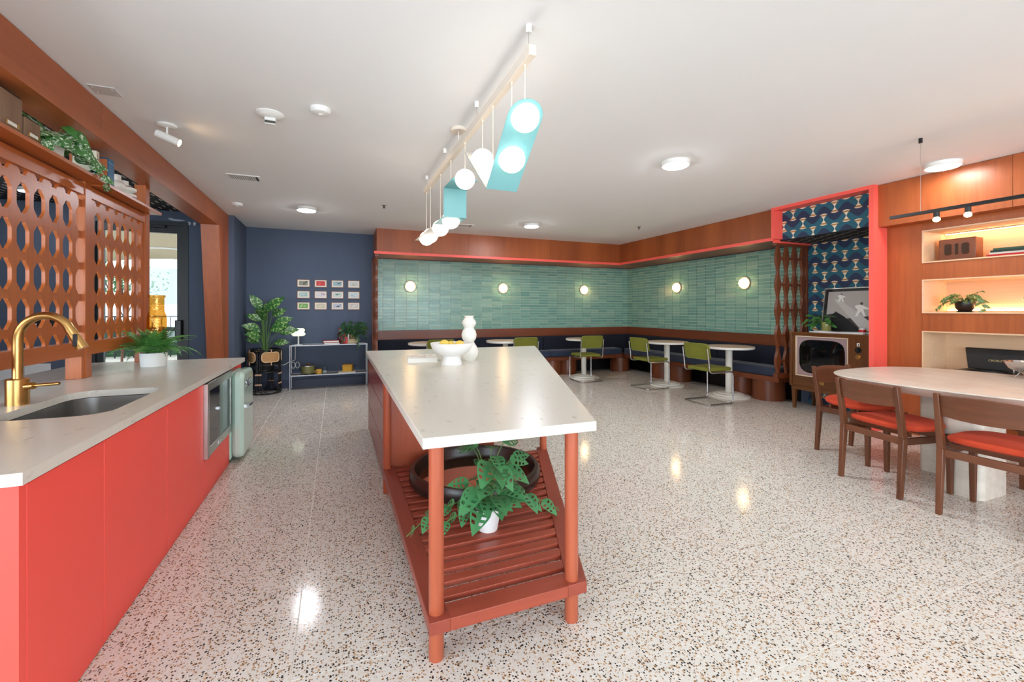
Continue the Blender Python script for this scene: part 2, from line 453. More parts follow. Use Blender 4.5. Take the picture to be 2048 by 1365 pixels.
# pale filler smears on the navy paint round the door head
sm = MB()
for x, z, a, h in ((-1.93, 2.435, .17, .018), (-1.80, 2.40, .035, .05), (-1.74, 2.40, .03, .05), (-2.0, 2.45, .06, .012)):
    sm.prism([(x + a * .5 * math.cos(t) * (1 + .2 * math.sin(3 * t)), z + h * .5 * math.sin(t)) for t in [2 * PI * i / 12 for i in range(12)]], 'y', 6.9285, 6.93)
sm.build('filler_smear', plain('wall_filler', (196, 204, 214), .9), wall_door, smooth=False)
struct('wall_front', MB().box(-4.3, -1.4, -5.35, -5.2, 0, ZC).box(5.1, 6.05, -5.35, -5.2, 0, ZC).box(-1.4, 5.1, -5.35, -5.2, 2.42, ZC).box(-1.4, 5.1, -5.35, -5.2, 0, .25)
       .box(.65, .85, -5.35, -5.2, .25, 2.42).box(2.85, 3.05, -5.35, -5.2, .25, 2.42), M['navy'], 'window wall behind the viewer')
struct('wall_passage_side', MB().box(-4.3, -4.2, -5.2, 7.08, 0, .35).box(-4.3, -4.2, -5.2, 7.08, 2.42, ZC).box(-4.3, -4.2, -5.2, -4, .35, 2.42).box(-4.3, -4.2, 2.2, 7.08, .35, 2.42), M['navy'], 'navy far side wall of the passage with an added window opening')  # window opening here is made up to suit the left fill light
wall_right = struct('wall_right', MB().box(5.91, 6.05, 3.9, 7.8, 0, ZC), M['navy'], 'right wall tiled green above the banquette')
for i, (x0, x1) in enumerate(((-1.4, .65), (.85, 2.85), (3.05, 5.1))):
    wn = MB()
    for a, b, c, d in ((x0, x0 + .05, .25, 2.42), (x1 - .05, x1, .25, 2.42), (x0 + .05, x1 - .05, .25, .3), (x0 + .05, x1 - .05, 2.37, 2.42)): wn.box(a, b, -5.3, -5.24, c, d)
    wo = struct('window_%d' % (i + 1), wn, M['blackmetal'], 'black framed street window behind the viewer')
    MB().box(x0 + .05, x1 - .05, -5.275, -5.265, .3, 2.37).build('pane', M['pane'], wo, smooth=False)
wn = MB()  # invented window, out of view, standing behind the left fill light
for a, b, c, d in ((-4, -3.95, .35, 2.42), (2.15, 2.2, .35, 2.42), (-3.95, 2.15, .35, .4), (-3.95, 2.15, 2.37, 2.42), (-.93, -.87, .4, 2.37)): wn.box(-4.28, -4.22, a, b, c, d)
wo = struct('window_4', wn, M['blackmetal'], 'unseen black framed window added for the left fill light')
MB().box(-4.255, -4.245, -3.95, 2.15, .4, 2.37).build('pane', M['pane'], wo, smooth=False)

# ---- glazed green wall tiles, each its own piece where the photo shows them largest
TW, TH, NR = .2, .0519, 24; GG = .0038
tm = MB().box(GG, TW - GG, -.010, 0, GG, TH - GG).mesh('tile', M['tile'], False)
tmr = MB().box(-.010, 0, GG, TW - GG, GG, TH - GG).mesh('tile', M['tile'], False)
MB().box(.64, 5.91, 7.796, 7.8, .895, 2.14).build('grout_bed', M['tilegrout'], wall_back, smooth=False)
MB().box(5.906, 5.91, 3.95, 7.8, .895, 2.14).build('grout_bed', M['tilegrout'], wall_right, smooth=False)
rest = MB()
for c in range(27):
    x0 = .555 + TW * c; x1 = x0 + TW
    a = max(x0, .64) + GG; b = min(x1, 5.9) - GG
    if b - a < .01: continue
    for r in range(NR):
        z = .895 + TH * r
        if 1 <= c <= 12: link('tile', tm, wall_back, (x0, 7.797, z))
        else: rest.box(a, b, 7.787, 7.797, z + GG, z + TH - GG)
tag(rest.build('far_tiles', M['tile'], wall_back, smooth=False), kind='stuff')
rest = MB()
for c in range(20):
    y0 = 3.845 + TW * c; y1 = min(y0 + TW, 7.786)
    if y1 - y0 < .01: continue
    for r in range(NR):
        z = .895 + TH * r
        if 1 <= c <= 12: link('tile', tmr, wall_right, (5.907, y0, z))
        else: rest.box(5.897, 5.907, max(y0, 3.95) + GG, y1 - GG, z + GG, z + TH - GG)
tag(rest.build('far_tiles', M['tile'], wall_right, smooth=False), kind='stuff')

# ---- timber beam, raked column, soffits and trims
beam = struct('trim_1', MB().box(-1.55, -1.362, -5.2, 6.93, 2.318, ZC), M['woody'], 'red-brown timber beam along the ceiling over the bar')
for a, b in ((-5.2, .9), (.9, 3.471), (3.471, 5.823), (5.823, 6.93)):
    MB().box(-1.362, -1.355, a + .0015, b - .0015, 2.318, ZC - .004).build('panel', M['woody'], beam, smooth=False)
cpost = MB().hexa([(-1.543, 6.775, 0), (-1.355, 6.775, 0), (-1.355, 6.93, 0), (-1.543, 6.93, 0)], [(-1.546, 6.398, 2.318), (-1.355, 6.398, 2.318), (-1.355, 6.93, 2.318), (-1.546, 6.93, 2.318)])
struct('trim_2', cpost, M['wood'], 'raked red-brown wooden column carrying the end of the beam')
so = struct('trim_3', MB().box(.60, 5.91, 7.146, 7.8, 2.15, ZC), M['woodx'], 'wooden soffit box over the back banquette')
for a, b in ((.60, 2.109), (2.109, 3.669), (3.669, 5.214)): MB().box(a + .0012, b - .0012, 7.14, 7.146, 2.15, ZC - .004).build('panel', M['wood'], so, smooth=False)
so = struct('trim_4', MB().box(5.22, 5.91, 3.9, 7.146, 2.15, ZC), M['wooddarky'], 'wooden soffit box over the right banquette')
for a, b in ((3.868, 5.45), (5.45, 7.14)): MB().box(5.214, 5.22, a + .0012, b - .0012, 2.15, ZC - .004).build('panel', M['wood'], so, smooth=False)
struct('trim_5', MB().box(.558, 5.214, 7.10, 7.14, 2.142, 2.182).box(5.176, 5.214, 3.868, 7.10, 2.142, 2.182).box(5.214, 5.91, 3.862, 3.9, 2.118, 2.158), M['pink'], 'coral red ledge running below the wooden soffits')
rail = struct('trim_6', MB().box(.64, 5.91, 7.745, 7.8, .74, .895), M['wooddarkx'], 'wooden rail under the tiles of the back wall')
struct('trim_7', MB().box(5.855, 5.91, 3.95, 7.745, .74, .895), M['wooddarky'], 'wooden rail under the tiles of the right wall')
struct('baseboard_back', MB().box(-1.29, .6, 7.782, 7.8, 0, .127), M['navydark'], 'dark navy baseboard')

# ---- alcove of the television
struct('wall_alcove', MB().box(5.9, 6.05, 2.73, 3.9, 0, 2.15), M['paper'], 'teal hourglass wallpaper at the back of the alcove')
hd = MB(); hd.box(5.30, 6.05, 2.775, 3.862, 2.152, ZC)
struct('wall_alcove_header', hd, M['paper'], 'teal hourglass wallpaper over the alcove')
struct('ceiling_alcove', MB().box(5.302, 5.9, 2.775, 3.862, 2.140, 2.152), M['dash'], 'black dashed ceiling of the alcove')
struct('trim_8', MB().box(5.14, 5.40, 2.73, 2.775, 0, ZC).box(5.14, 5.30, 2.775, 3.865, 2.512, ZC).box(5.14, 5.30, 3.83, 3.868, 2.16, 2.512), M['pink'], 'coral red frame round the television alcove')
struct('wall_alcove_side', MB().box(5.40, 6.05, 2.68, 2.775, 0, 2.14), M['navy'], 'side wall of the alcove')

# ---- wooden wall with lit display niches
ws = struct('wall_shelving', MB().box(5.79, 6.05, -5.2, 2.68, 0, ZC), M['wood'], 'red-brown panelled wall with three lit display niches')
NY0, NY1 = .3, 2.435
NZ = ((.60, 1.047), (1.22, 1.552), (1.715, 2.036))
for a, b in ((-5.2, .2), (.2, 1.765), (1.765, 2.73)): MB().box(5.215, 5.42, a + .0012, b - .0012, 2.112, ZC - .004).build('fascia_panel', M['wood'], ws, smooth=False)
for y0, y1, z0, z1 in ((NY1, 2.73, 0, 2.112), (-5.2, NY0, 0, 2.112), (NY0, NY1, 0, NZ[0][0]), (NY0, NY1, NZ[0][1], NZ[1][0]), (NY0, NY1, NZ[1][1], NZ[2][0]), (NY0, NY1, NZ[2][1], 2.112)):
    MB().box(5.37, 5.79, y0 + .0006, y1 - .0006, z0 + .0006, z1 - .0006).build('panel', M['wood'], ws, smooth=False)
for i, (a, b) in enumerate(NZ):
    t = .012
    MB().box(5.362, 5.788, NY0, NY1, b - t, b).box(5.362, 5.788, NY0, NY1, a, a + t).box(5.362, 5.788, NY1 - t, NY1, a + t, b - t).box(5.362, 5.788, NY0, NY0 + t, a + t, b - t).box(5.776, 5.788, NY0 + t, NY1 - t, a + t, b - t).build('niche_liner', M['maple'], ws, smooth=False)
def strip(y0, y1, z, x, label):
    s = thing('led_strip', label, 'light', (x, (y0 + y1) / 2, z)); l = (y1 - y0) / 2
    MB().box(-.008, .008, -l, l, -.004, .004).build('channel', M['steel'], s); MB().box(-.006, .006, -l, l, -.0075, -.004).build('diffuser', M['strip'], s)
    return s
strip(NY0 + .05, NY1 - .03, 2.018, 5.72, 'thin warm light strip along the ceiling of the top niche')
s = strip(NY0 + .05, NY1 - .03, 1.2425, 5.755, 'thin warm light strip along the back edge of the middle niche'); s.rotation_euler = (PI, 0, 0)
# power outlet on the wooden wall under the dining table
po = thing('wall_outlet', 'black power outlet low on the wooden wall behind the dining table', 'outlet', (5.366, 1.77, .30))
MB().box(-.004, .004, -.05, .05, -.075, .075).build('plate', M['black'], po, bevel=.002)
for dz in (-.035, .035): MB().box(-.008, -.004, -.022, .022, dz - .022, dz + .022).build('socket', M['blackmetal'], po)

# ---- glazed black door to the garden
door = struct('door_1', MB().box(DX0, DX0 + .06, 6.92, 7.0, 0, DZ).box(DX1 - .055, DX1, 6.92, 7.0, 0, DZ).box(DX0 + .06, DX1 - .055, 6.92, 7.0, DZ - .05, DZ), M['blackmetal'], 'black framed glass door to the garden')
lf = MB(); a, b = DX0 + .062, DX1 - .057
lf.box(a, a + .07, 6.94, 6.985, .01, DZ - .052).box(b - .07, b, 6.94, 6.985, .01, DZ - .052).box(a + .07, b - .07, 6.94, 6.985, DZ - .15, DZ - .052).box(a + .07, b - .07, 6.94, 6.985, .01, .22)
lf.build('door_leaf', M['blackmetal'], door, smooth=False)
MB().box(a + .07, b - .07, 6.958, 6.966, .22, DZ - .15).build('pane', M['pane'], door, smooth=False)
MB().box(a + .05, b - .05, 6.885, 6.915, .98, 1.03).box(b - .075, b - .005, 6.86, 6.94, .86, 1.12).build('panic_bar', M['black'], door, bevel=.008)
MB().box(-2.3, -2.05, 6.89, 6.94, DZ - .09, DZ - .055).build('door_closer', M['black'], door, bevel=.004)

# ---- seen through the door: garden under a canopy
struct('ground_garden', MB().box(-14, 4, 7.95, 24, -.15, -.02).box(-14, -1.45, 7.08, 7.95, -.15, -.02), plain('garden_paving', (186, 178, 164), .8), 'pale paving outside the glass door')
cv = thing('shade_canopy', 'curved beige fabric canopy outside the glass door', 'canopy', (-3.6, 10, 0))
vs = []; fs = []; nx, ny = 9, 9
for j in range(ny):
    for i in range(nx):
        u = i / (nx - 1) * 2 - 1; v = j / (ny - 1)
        vs.append((u * 2.0, -2.4 + 5.0 * v, 3.15 - .95 * v ** 1.5 + .28 * (1 - u * u)))
for j in range(ny - 1):
    for i in range(nx - 1): fs.append((j * nx + i, j * nx + i + 1, (j + 1) * nx + i + 1, (j + 1) * nx + i))
o = MB().add(vs, fs).build('fabric', plain('canopy_fabric', (206, 190, 164), .9), cv)
md = o.modifiers.new('thick', 'SOLIDIFY'); md.thickness = .01
for v in (.35, .62, .86):
    MB().tube([(u * 2.0, -2.4 + 5.0 * v, 3.12 - .95 * v ** 1.5 + .28 * (1 - u * u)) for u in [k / 8 * 2 - 1 for k in range(9)]], .02, 6).build('rib', M['matte'], cv)
for sx in (-1.95, 1.95):
    for yy in (2.3,): MB().cyl((sx, yy, -.02), (sx, yy, 2.2 if yy > 0 else 3.1), .04, 8).build('post', M['matte'], cv)
bd = thing('pale_building', 'pale building beyond the garden seen through the door', 'building', (-7, 22, -.02))
MB().box(-6, 9, 0, 1.5, 0, 5).build('wall', plain('pale_stucco', (232, 230, 222), .8), bd, smooth=False)
for x in (-2.2, .4, 3.0):
    f = MB().box(x - .5, x + .5, -.04, .02, 1.5, 3.0).build('window', plain('far_window_glass', (150, 170, 180), .2), bd)
    MB().box(x - .55, x + .55, -.05, -.01, 1.44, 1.5).build('sill', M['white'], f)
fe = thing('garden_fence', 'low black metal fence beyond the glass door', 'fence', (-5.2, 14.5, -.02))
for x in range(25): MB().box(-2.4 + x * .2, -2.375 + x * .2, -.012, .012, 0, 1.12).build('picket', M['blackmetal'], fe, smooth=False)
for z in (.15, 1.08): MB().box(-2.4, 2.45, -.015, .015, z, z + .04).build('rail', M['blackmetal'], fe, smooth=False)
hm = MB(); rnd = random.Random(3)
for k in range(900):
    p = Vector((rnd.uniform(-2.4, 2.4), rnd.uniform(-.3, .3), rnd.uniform(.05, .82))); d = Vector((rnd.uniform(-1, 1), rnd.uniform(-1, 1), rnd.uniform(-.3, 1))).normalized() * .07; e = d.orthogonal().normalized() * .03
    hm.add([p, p + d * .5 + e, p + d, p + d * .5 - e], [(0, 1, 2, 3)])
hg = thing('hedge', 'low green hedge behind the garden fence', 'hedge', (-5.2, 15.2, -.02))
tag(hm.build('foliage', M['leaf'], hg), kind='stuff'); MB().box(-2.3, 2.3, -.2, .2, 0, .7).build('inner_branches', M['leafdark'], hg)
tr = thing('young_tree', 'thin young tree with sparse foliage outside the glass door', 'tree', (-4.7, 13.0, -.02))
MB().tube([(0, 0, 0), (.05, 0, 1.2), (-.02, 0, 2.0)], .025, 6).tube([(.04, 0, 1.0), (.3, .1, 1.8), (.45, .1, 2.0)], .012, 5).tube([(.04, 0, 1.1), (-.25, .05, 1.7), (-.35, 0, 2.1)], .012, 5).build('trunk', M['walnut'], tr)
hm = MB()
for k in range(420):
    p = Vector((rnd.gauss(0, .38), rnd.gauss(0, .25), 1.95 + rnd.gauss(0, .22))); d = Vector((rnd.uniform(-1, 1), rnd.uniform(-1, 1), rnd.uniform(-1, 1))).normalized() * .08; e = d.orthogonal().normalized() * .025
    hm.add([p, p + d * .5 + e, p + d, p + d * .5 - e], [(0, 1, 2, 3)])
tag(hm.build('foliage', M['leaf'], tr), kind='stuff')
# wall grille and hook rail on the navy passage wall
vg = thing('wall_grille', 'white slatted air grille low on the navy passage wall', 'vent', (-3.42, 6.93, .40))
MB().box(-.24, .24, -.012, 0, 0, .02).box(-.24, .24, -.012, 0, .19, .21).box(-.24, -.22, -.012, 0, .02, .19).box(.22, .24, -.012, 0, .02, .19).box(-.01, .01, -.012, 0, .02, .19).box(-.22, .22, -.003, 0, .02, .19).build('frame', M['matte'], vg)
for k in range(9): MB().box(-.22, .22, -.012, -.004, .03 + k * .018, .038 + k * .018).build('slat', M['matte'], vg)
hr = thing('hook_rail', 'white rail with two round knobs on the navy wall behind the wooden screen', 'rail', (-3.235, 6.93, 1.07))
MB().box(-.13, .13, -.05, 0, .125, .14).build('ledge', M['matte'], hr); MB().box(-.13, .13, -.02, 0, -.01, .125).build('backing', M['black'], hr)
for x in (-.066, .066): MB().ball((x, -.03, .012), .016, 10).cyl((x, -.03, .012), (x, 0, .012), .006).build('knob', M['chrome'], hr)
# ================================================================== BAR COUNTER
def ring_mesh(outer, inner, z0, z1):
    bm = bmesh.new(); loops = []
    for lp in (outer, inner):
        vs = [bm.verts.new((x, y, z1)) for x, y in lp]; loops.append(vs)
        for i in range(len(vs)): bm.edges.new((vs[i], vs[(i + 1) % len(vs)]))
    bmesh.ops.triangle_fill(bm, use_beauty=True, edges=bm.edges[:])
    r = bmesh.ops.extrude_face_region(bm, geom=bm.faces[:])
    for v in [g for g in r['geom'] if isinstance(g, bmesh.types.BMVert)]: v.co.z = z0
    bmesh.ops.recalc_face_normals(bm, faces=bm.faces)
    me = bpy.data.meshes.new('worktop'); bm.to_mesh(me); bm.free(); return me
def rrect(x0, x1, y0, y1, r, n=6):
    out = []
    for cx, cy, a0 in ((x1 - r, y1 - r, 0), (x0 + r, y1 - r, 90), (x0 + r, y0 + r, 180), (x1 - r, y0 + r, 270)): out += arc(cx, cy, r, a0, a0 + 90, n)
    return out
SK = (-1.305, -.905, 2.345, 3.065)
wt = link('worktop', ring_mesh([(-1.95, 1.585), (-.785, 1.585), (-.785, 4.68), (-1.95, 4.68)], rrect(*SK, .11), .775, .81))
wt.data.materials.append(M['quartz']); tag(wt, 'speckled pale quartz worktop of the red bar counter', 'worktop')
sk = thing('sink', 'stainless steel undermount sink sunk in the bar worktop', 'sink', (-1.105, 2.705, .775))
hx, hy = .212, .372
vs = []; P1 = rrect(-hx, hx, -hy, hy, .115); P2 = rrect(-hx + .012, hx - .012, -hy + .012, hy - .012, .105); P3 = rrect(-hx + .05, hx - .05, -hy + .05, hy - .05, .08)
n = len(P1); vs = [(x, y, -.001) for x, y in P1] + [(x, y, -.003) for x, y in P2] + [(x, y, -.15) for x, y in P2] + [(x, y, -.185) for x, y in P3]
fs = [(k * n + i, k * n + (i + 1) % n, (k + 1) * n + (i + 1) % n, (k + 1) * n + i) for k in range(3) for i in range(n)] + [tuple(range(3 * n, 4 * n))]
MB().add(vs, fs).build('basin', M['steel'], sk); MB().lathe([(.045, -.186), (.045, -.181), (.03, -.183)], 20).build('drain', M['chrome'], sk)
# faucet
fa = thing('faucet', 'brushed brass gooseneck faucet with pull-down spray head', 'faucet', (-1.372, 2.735, .81))
MB().lathe([(.040, 0), (.040, .118), (.036, .122)], 28).build('base', M['brass'], fa)
pts = [(0, 0, .12), (0, 0, .30)] + [(.098 - .098 * math.cos(a), 0, .30 + .115 * math.sin(a)) for a in [PI * i / 14 * .86 for i in range(1, 15)]]
MB().tube(pts, .0185, 16).build('spout', M['brass'], fa)
e = Vector(pts[-1]); d = (Vector(pts[-1]) - Vector(pts[-2])).normalized()
hd_ = MB().tube([e, e + d * .025], .0205, 16).tube([e + d * .025, e + d * .105], .0205, 16, r1=.024).build('spray_head', M['brass'], fa)
q = e + d * .06 + Vector((.0, -.021, 0)); MB().box(q.x - .009, q.x + .009, q.y - .003, q.y + .003, q.z - .03, q.z + .03).build('button', M['black'], hd_, bevel=.003)
lv = MB().cyl((.03, -.01, .085), (.065, -.015, .088), .016, 14).tube([(.065, -.015, .088), (.16, -.028, .094)], .0075, 10).build('lever', M['brass'], fa)
# cabinets
def cabinet(y0, y1, label, z1=.775, zc=.774):
    c = thing('base_cabinet', label, 'cabinet', (-.80, y0, 0), 0, 'red base cabinets of the bar'); L = y1 - y0
    MB().box(-.55, -.022, .002, L - .002, 0, zc).build('carcass', M['red'], c, smooth=False)
    MB().box(-.02, 0, .0015, L - .0015, .004, z1 - .012).build('door', M['red'], c, bevel=.0015); return c
cabinet(1.632, 2.07, 'red flat-front cabinet under the bar, nearest to the counter end')
cabinet(2.07, 2.72, 'red flat-front cabinet below the sink, second from the near end', zc=.56)
cabinet(2.72, 3.385, 'red flat-front cabinet next to the built-in microwave', zc=.56)
ep = thing('end_panel', 'coral red end panel closing the near end of the bar', 'panel', (-.80, 1.60, 0))
MB().box(-1.1, -.008, 0, .03, 0, .774).build('board', M['red'], ep, smooth=False); MB().box(-.008, 0, 0, .03, 0, .774).build('edge_band', M['red'], ep, smooth=False)
ep = thing('end_panel', 'red end panel beyond the mint fridge at the far end of the bar', 'panel', (-.80, 4.62, 0))
MB().box(-1.1, -.02, 0, .03, 0, .774).build('board', M['red'], ep, smooth=False); MB().box(-.02, -.012, 0, .03, 0, .774).build('edge_band', M['red'], ep, smooth=False)
c = thing('base_cabinet', 'low red drawer front below the built-in microwave', 'cabinet', (-.80, 3.385, 0), 0, 'red base cabinets of the bar')
MB().box(-.55, -.022, .002, .735, 0, .265).build('carcass', M['red'], c, smooth=False); MB().box(-.02, 0, .0015, .7335, .004, .262).build('drawer', M['red'], c, bevel=.0015)
mw = thing('microwave', 'built-in stainless microwave with dark glass door', 'microwave', (-.80, 3.385, .268))
MB().box(-.45, -.012, .006, .735, 0, .495).build('casing', M['blackmetal'], mw, smooth=False)
MB().box(-.012, .022, .002, .05, 0, .495).build('side_trim', M['steel'], mw, bevel=.002)
fr = MB().box(-.012, .016, .052, .735, 0, .06).box(-.012, .016, .052, .735, .44, .495).box(-.012, .016, .052, .075, .06, .44).box(-.012, .016, .70, .735, .06, .44).build('frame', M['steel'], mw, bevel=.002)
MB().box(-.012, .012, .075, .60, .06, .44).build('glass_door', plain('dark_oven_glass', (10, 10, 11), .06), mw, smooth=False)
MB().box(-.012, .012, .605, .70, .06, .44).build('control_panel', plain('dark_panel_glass', (18, 16, 16), .1), mw, smooth=False)
MB().box(.016, .018, .30, .40, .018, .042).build('badge', M['chrome'], mw)
# fridge
fg = thing('mini_fridge', 'rounded mint green retro mini fridge at the end of the bar', 'fridge', (-.79, 4.135, 0))
MB().rbox(-.46, 0, .0, .45, .02, .73, .02).build('body', M['mint'], fg, bevel=.03)
def rounded_slab(x0, x1, y0, y1, z0, z1, r):
    mb = MB(); poly = []
    for cy, cz, a0 in ((y1 - r, z1 - r, 0), (y0 + r, z1 - r, 90), (y0 + r, z0 + r, 180), (y1 - r, z0 + r, 270)): poly += arc(cy, cz, r, a0, a0 + 90, 6)
    return mb.prism(poly, 'x', x0, x1)
dr = rounded_slab(.001, .088, -.005, .45, .03, .737, .06).build('door', M['mint'], fg, bevel=.028)
MB().box(.087, .115, .06, .085, .435, .46).tube([(.112, .055, .448), (.118, .12, .448), (.116, .2, .445)], .011, 10).build('handle', M['chrome'], dr)
text('lettering', 'SMEG', .10, M['chrome'], dr, frame_matrix((.0885, .20, .625), (0, 1, 0), (0, 0, 1)), .002)

# ================================================================== FRETWORK SCREENS
def lens_profile(zs, z0, z1, wide, neck, flat=.02, ease=.078):
    """right-hand outline of a fret column: wide at each z in zs, necked between"""
    out = []; k = 0; z = z0; step = .0125
    while z < z1 + 1e-6:
        d = min(abs(z - a) for a in zs); t = min(1, max(0, (d - flat) / (ease - flat)))
        out.append((neck + (wide - neck) * (.5 + .5 * math.cos(PI * t)), z)); z += step
    return out
def fret(zs, z0, z1, wide, neck, axis, t0, t1, flat=.02, ease=.078, mat='wood'):
    pr_ = lens_profile(zs, z0, z1, wide, neck, flat, ease); mb = MB()
    vs = []; fs = []
    for w_, z in pr_:
        for u, t in ((-w_, t0), (w_, t0), (w_, t1), (-w_, t1)): vs.append((t, u, z) if axis == 'x' else (u, t, z))
    m = len(pr_)
    for k in range(m - 1):
        a = k * 4; b = a + 4
        for i in range(4): j = (i + 1) % 4; fs.append((a + i, a + j, b + j, b + i))
    fs += [(3, 2, 1, 0), tuple(range(4 * m - 4, 4 * m))]
    return mb.add(vs, fs).mesh('fret', M[mat])
su = thing('screen_shelf', 'red-brown fretwork screen with bookshelf above the bar counter', 'screen', (-1.5, 3.675, .81))
def sx_(x): return x + 1.5
def sy_(y): return y - 3.675
def sz_(z): return z - .81
def sbox(name, x0, x1, y0, y1, z0, z1, m='screenwood', bevel=.0015): return MB().box(sx_(x0), sx_(x1), sy_(y0), sy_(y1), sz_(z0), sz_(z1)).build(name, M[m], su, bevel=bevel)
for a, b in ((2.67, 2.75), (3.635, 3.715), (4.60, 4.68), (1.6, 1.68)): sbox('post', -1.58, -1.50, a, b, .811, 2.317)
sbox('plinth_block', -1.585, -1.505, 3.60, 3.634, .811, .955)
for a, b in ((1.68, 2.67), (2.75, 3.635), (3.715, 4.60)):
    sbox('bottom_rail', -1.57, -1.505, a, b, .957, 1.045, 'screenwoody'); sbox('top_rail', -1.57, -1.505, a, b, 1.995, 2.07, 'screenwoody')
sbox('shelf', -1.66, -1.405, 1.7, 3.66, 2.084, 2.105, 'screenwoody'); sbox('shelf', -1.66, -1.408, 3.716, 4.66, 2.078, 2.099, 'screenwoody')
ZB = (1.13, 1.332, 1.535, 1.738, 1.94)
fm = fret(ZB, 1.045, 1.995, .050, .018, 'x', -.034, -.018, .016, .07, 'screenwood')
c1 = [3.545 - .136 * k for k in range(6)] + [2.6 - .136 * k for k in range(7)]; c2 = [3.772 + .1325 * k for k in range(7)]
for y in c1 + c2:
    o = link('fret_column', fm, su, (0, sy_(y), sz_(0)))
bmh = MB().box(-.034, -.018, -.07, .07, -.022, .022).mesh('crossbar', M['screenwoody'])
for y in [c + .068 for c in c1[:6]] + [c + .066 for c in c2[:-1]] + [c + .068 for c in c1[7:]]:
    for z in ZB: link('crossbar', bmh, su, (-.0005, sy_(y), sz_(z))).scale = (.97, .35, 1)

sb = thing('booth_screen', 'dark wooden screen of stacked lens-shaped balusters between booth and television', 'screen', (5.6, 3.93, .35))
ZJ = [2.105, 1.755, 1.42, 1.085, .75, .42]
mids = [(ZJ[i] + ZJ[i + 1]) / 2 for i in range(5)]
bm_ = fret([z - .35 for z in mids], .42 - .35, 2.105 - .35, .046, .011, 'y', -.018, .018, .0, .166, 'wooddark')
for x in (5.345, 5.505, 5.665, 5.825): link('baluster', bm_, sb, (x - 5.6, 0, 0))
for z in mids: MB().box(-.255, .29, -.012, .012, z - .35 - .016, z - .35 + .016).build('crossbar', M['wooddarkx'], sb)
MB().box(.275, .30, -.028, .028, .0, 1.79).build('post', M['wooddark'], sb, bevel=.002); MB().box(-.30, .275, -.03, .03, .012, .072).build('bottom_rail', M['wooddarkx'], sb, bevel=.002); MB().box(-.31, .275, -.028, .028, 1.745, 1.79).build('top_rail', M['wooddarkx'], sb, bevel=.002)
sl = thing('booth_screen', 'narrow dark wooden screen edge-on at the left end of the back banquette', 'screen', (.60, 7.45, 0))
bm2 = fret(mids, .06, 2.11, .046, .012, 'x', -.018, .018, .0, .166, 'wooddark')
for y in (-.27, -.11, .05, .21): link('baluster', bm2, sl, (0, y, 0))
for z in mids + [.25]: MB().box(-.012, .012, -.3, .28, z - .016, z + .016).build('crossbar', M['wooddarky'], sl)
MB().box(-.03, .03, .28, .34, 0, 2.14).build('post', M['wooddark'], sl, bevel=.002); MB().box(-.03, .03, -.34, .28, 0, .06).build('bottom_rail', M['wooddarky'], sl); MB().box(-.03, .03, -.34, .28, 2.1, 2.14).build('top_rail', M['wooddarky'], sl)

# ================================================================== ISLAND
isl = thing('kitchen_island', 'wedge-shaped island with white quartz top, red-brown round legs and slatted shelf', 'island', (.30, 1.5, 0))
def I(x, y): return (x - .30, y - 1.5)
top = [I(.276, 1.488), I(.957, 1.463), I(2.287, 4.863), I(.300, 4.926)]
MB().prism(top, 'z', .772, .81).build('top', M['quartz'], isl, bevel=.002)
for (x, y) in ((.335, 1.545), (.882, 1.530), (.327, 3.075), (1.505, 3.05), (2.02, 4.78), (.345, 4.80)):
    p = I(x, y); MB().lathe([(.026, 0), (.027, .003), (.027, .7715)], 24, (p[0], p[1], 0)).build('leg', M['island'], isl)
def rx(y): return .93 + (y - 1.49) * .388
a, b = 1.492, 1.578
MB().hexa([(*I(.375, a), .120), (*I(rx(a) - .085, a), .120), (*I(rx(b) - .085, b), .120), (*I(.375, b), .120)], [(*I(.375, a), .165), (*I(rx(a) - .085, a), .165), (*I(rx(b) - .085, b), .165), (*I(.375, b), .165)]).build('front_rail', M['islandx'], isl, bevel=.002)
MB().box(I(.30, 0)[0], I(.375, 0)[0], I(0, 1.492)[1], I(0, 3.10)[1], .120, .166).build('side_rail', M['islandy'], isl, bevel=.002)
A = [(rx(1.492) - .085, 1.492), (rx(1.492), 1.492), (rx(3.1), 3.1), (rx(3.1) - .085, 3.1)]
MB().prism([I(*q) for q in A], 'z', .120, .166).build('side_rail', M['islandy'], isl, bevel=.002)
for k in range(17):
    y = 1.612 + .0865 * k
    if y + .050 > 3.1: break
    MB().hexa([(*I(.376, y), .143), (*I(rx(y) - .086, y), .143), (*I(rx(y + .050) - .086, y + .050), .143), (*I(.376, y + .050), .143)], [(*I(.376, y), .165), (*I(rx(y) - .086, y), .165), (*I(rx(y + .050) - .086, y + .050), .165), (*I(.376, y + .050), .165)]).build('slat', M['islandx'], isl, bevel=.0015)
cb = MB().box(I(.335, 0)[0], I(1.12, 0)[0], I(0, 3.115)[1], I(0, 4.78)[1], .03, .7715).build('cabinet', M['island'], isl, smooth=False)
for z0, z1 in ((.035, .275), (.28, .54), (.545, .768)):
    MB().box(I(.316, 0)[0], I(.334, 0)[0], I(0, 3.115)[1], I(0, 4.77)[1], z0, z1).build('drawer', M['oxblood'], cb, bevel=.0015)
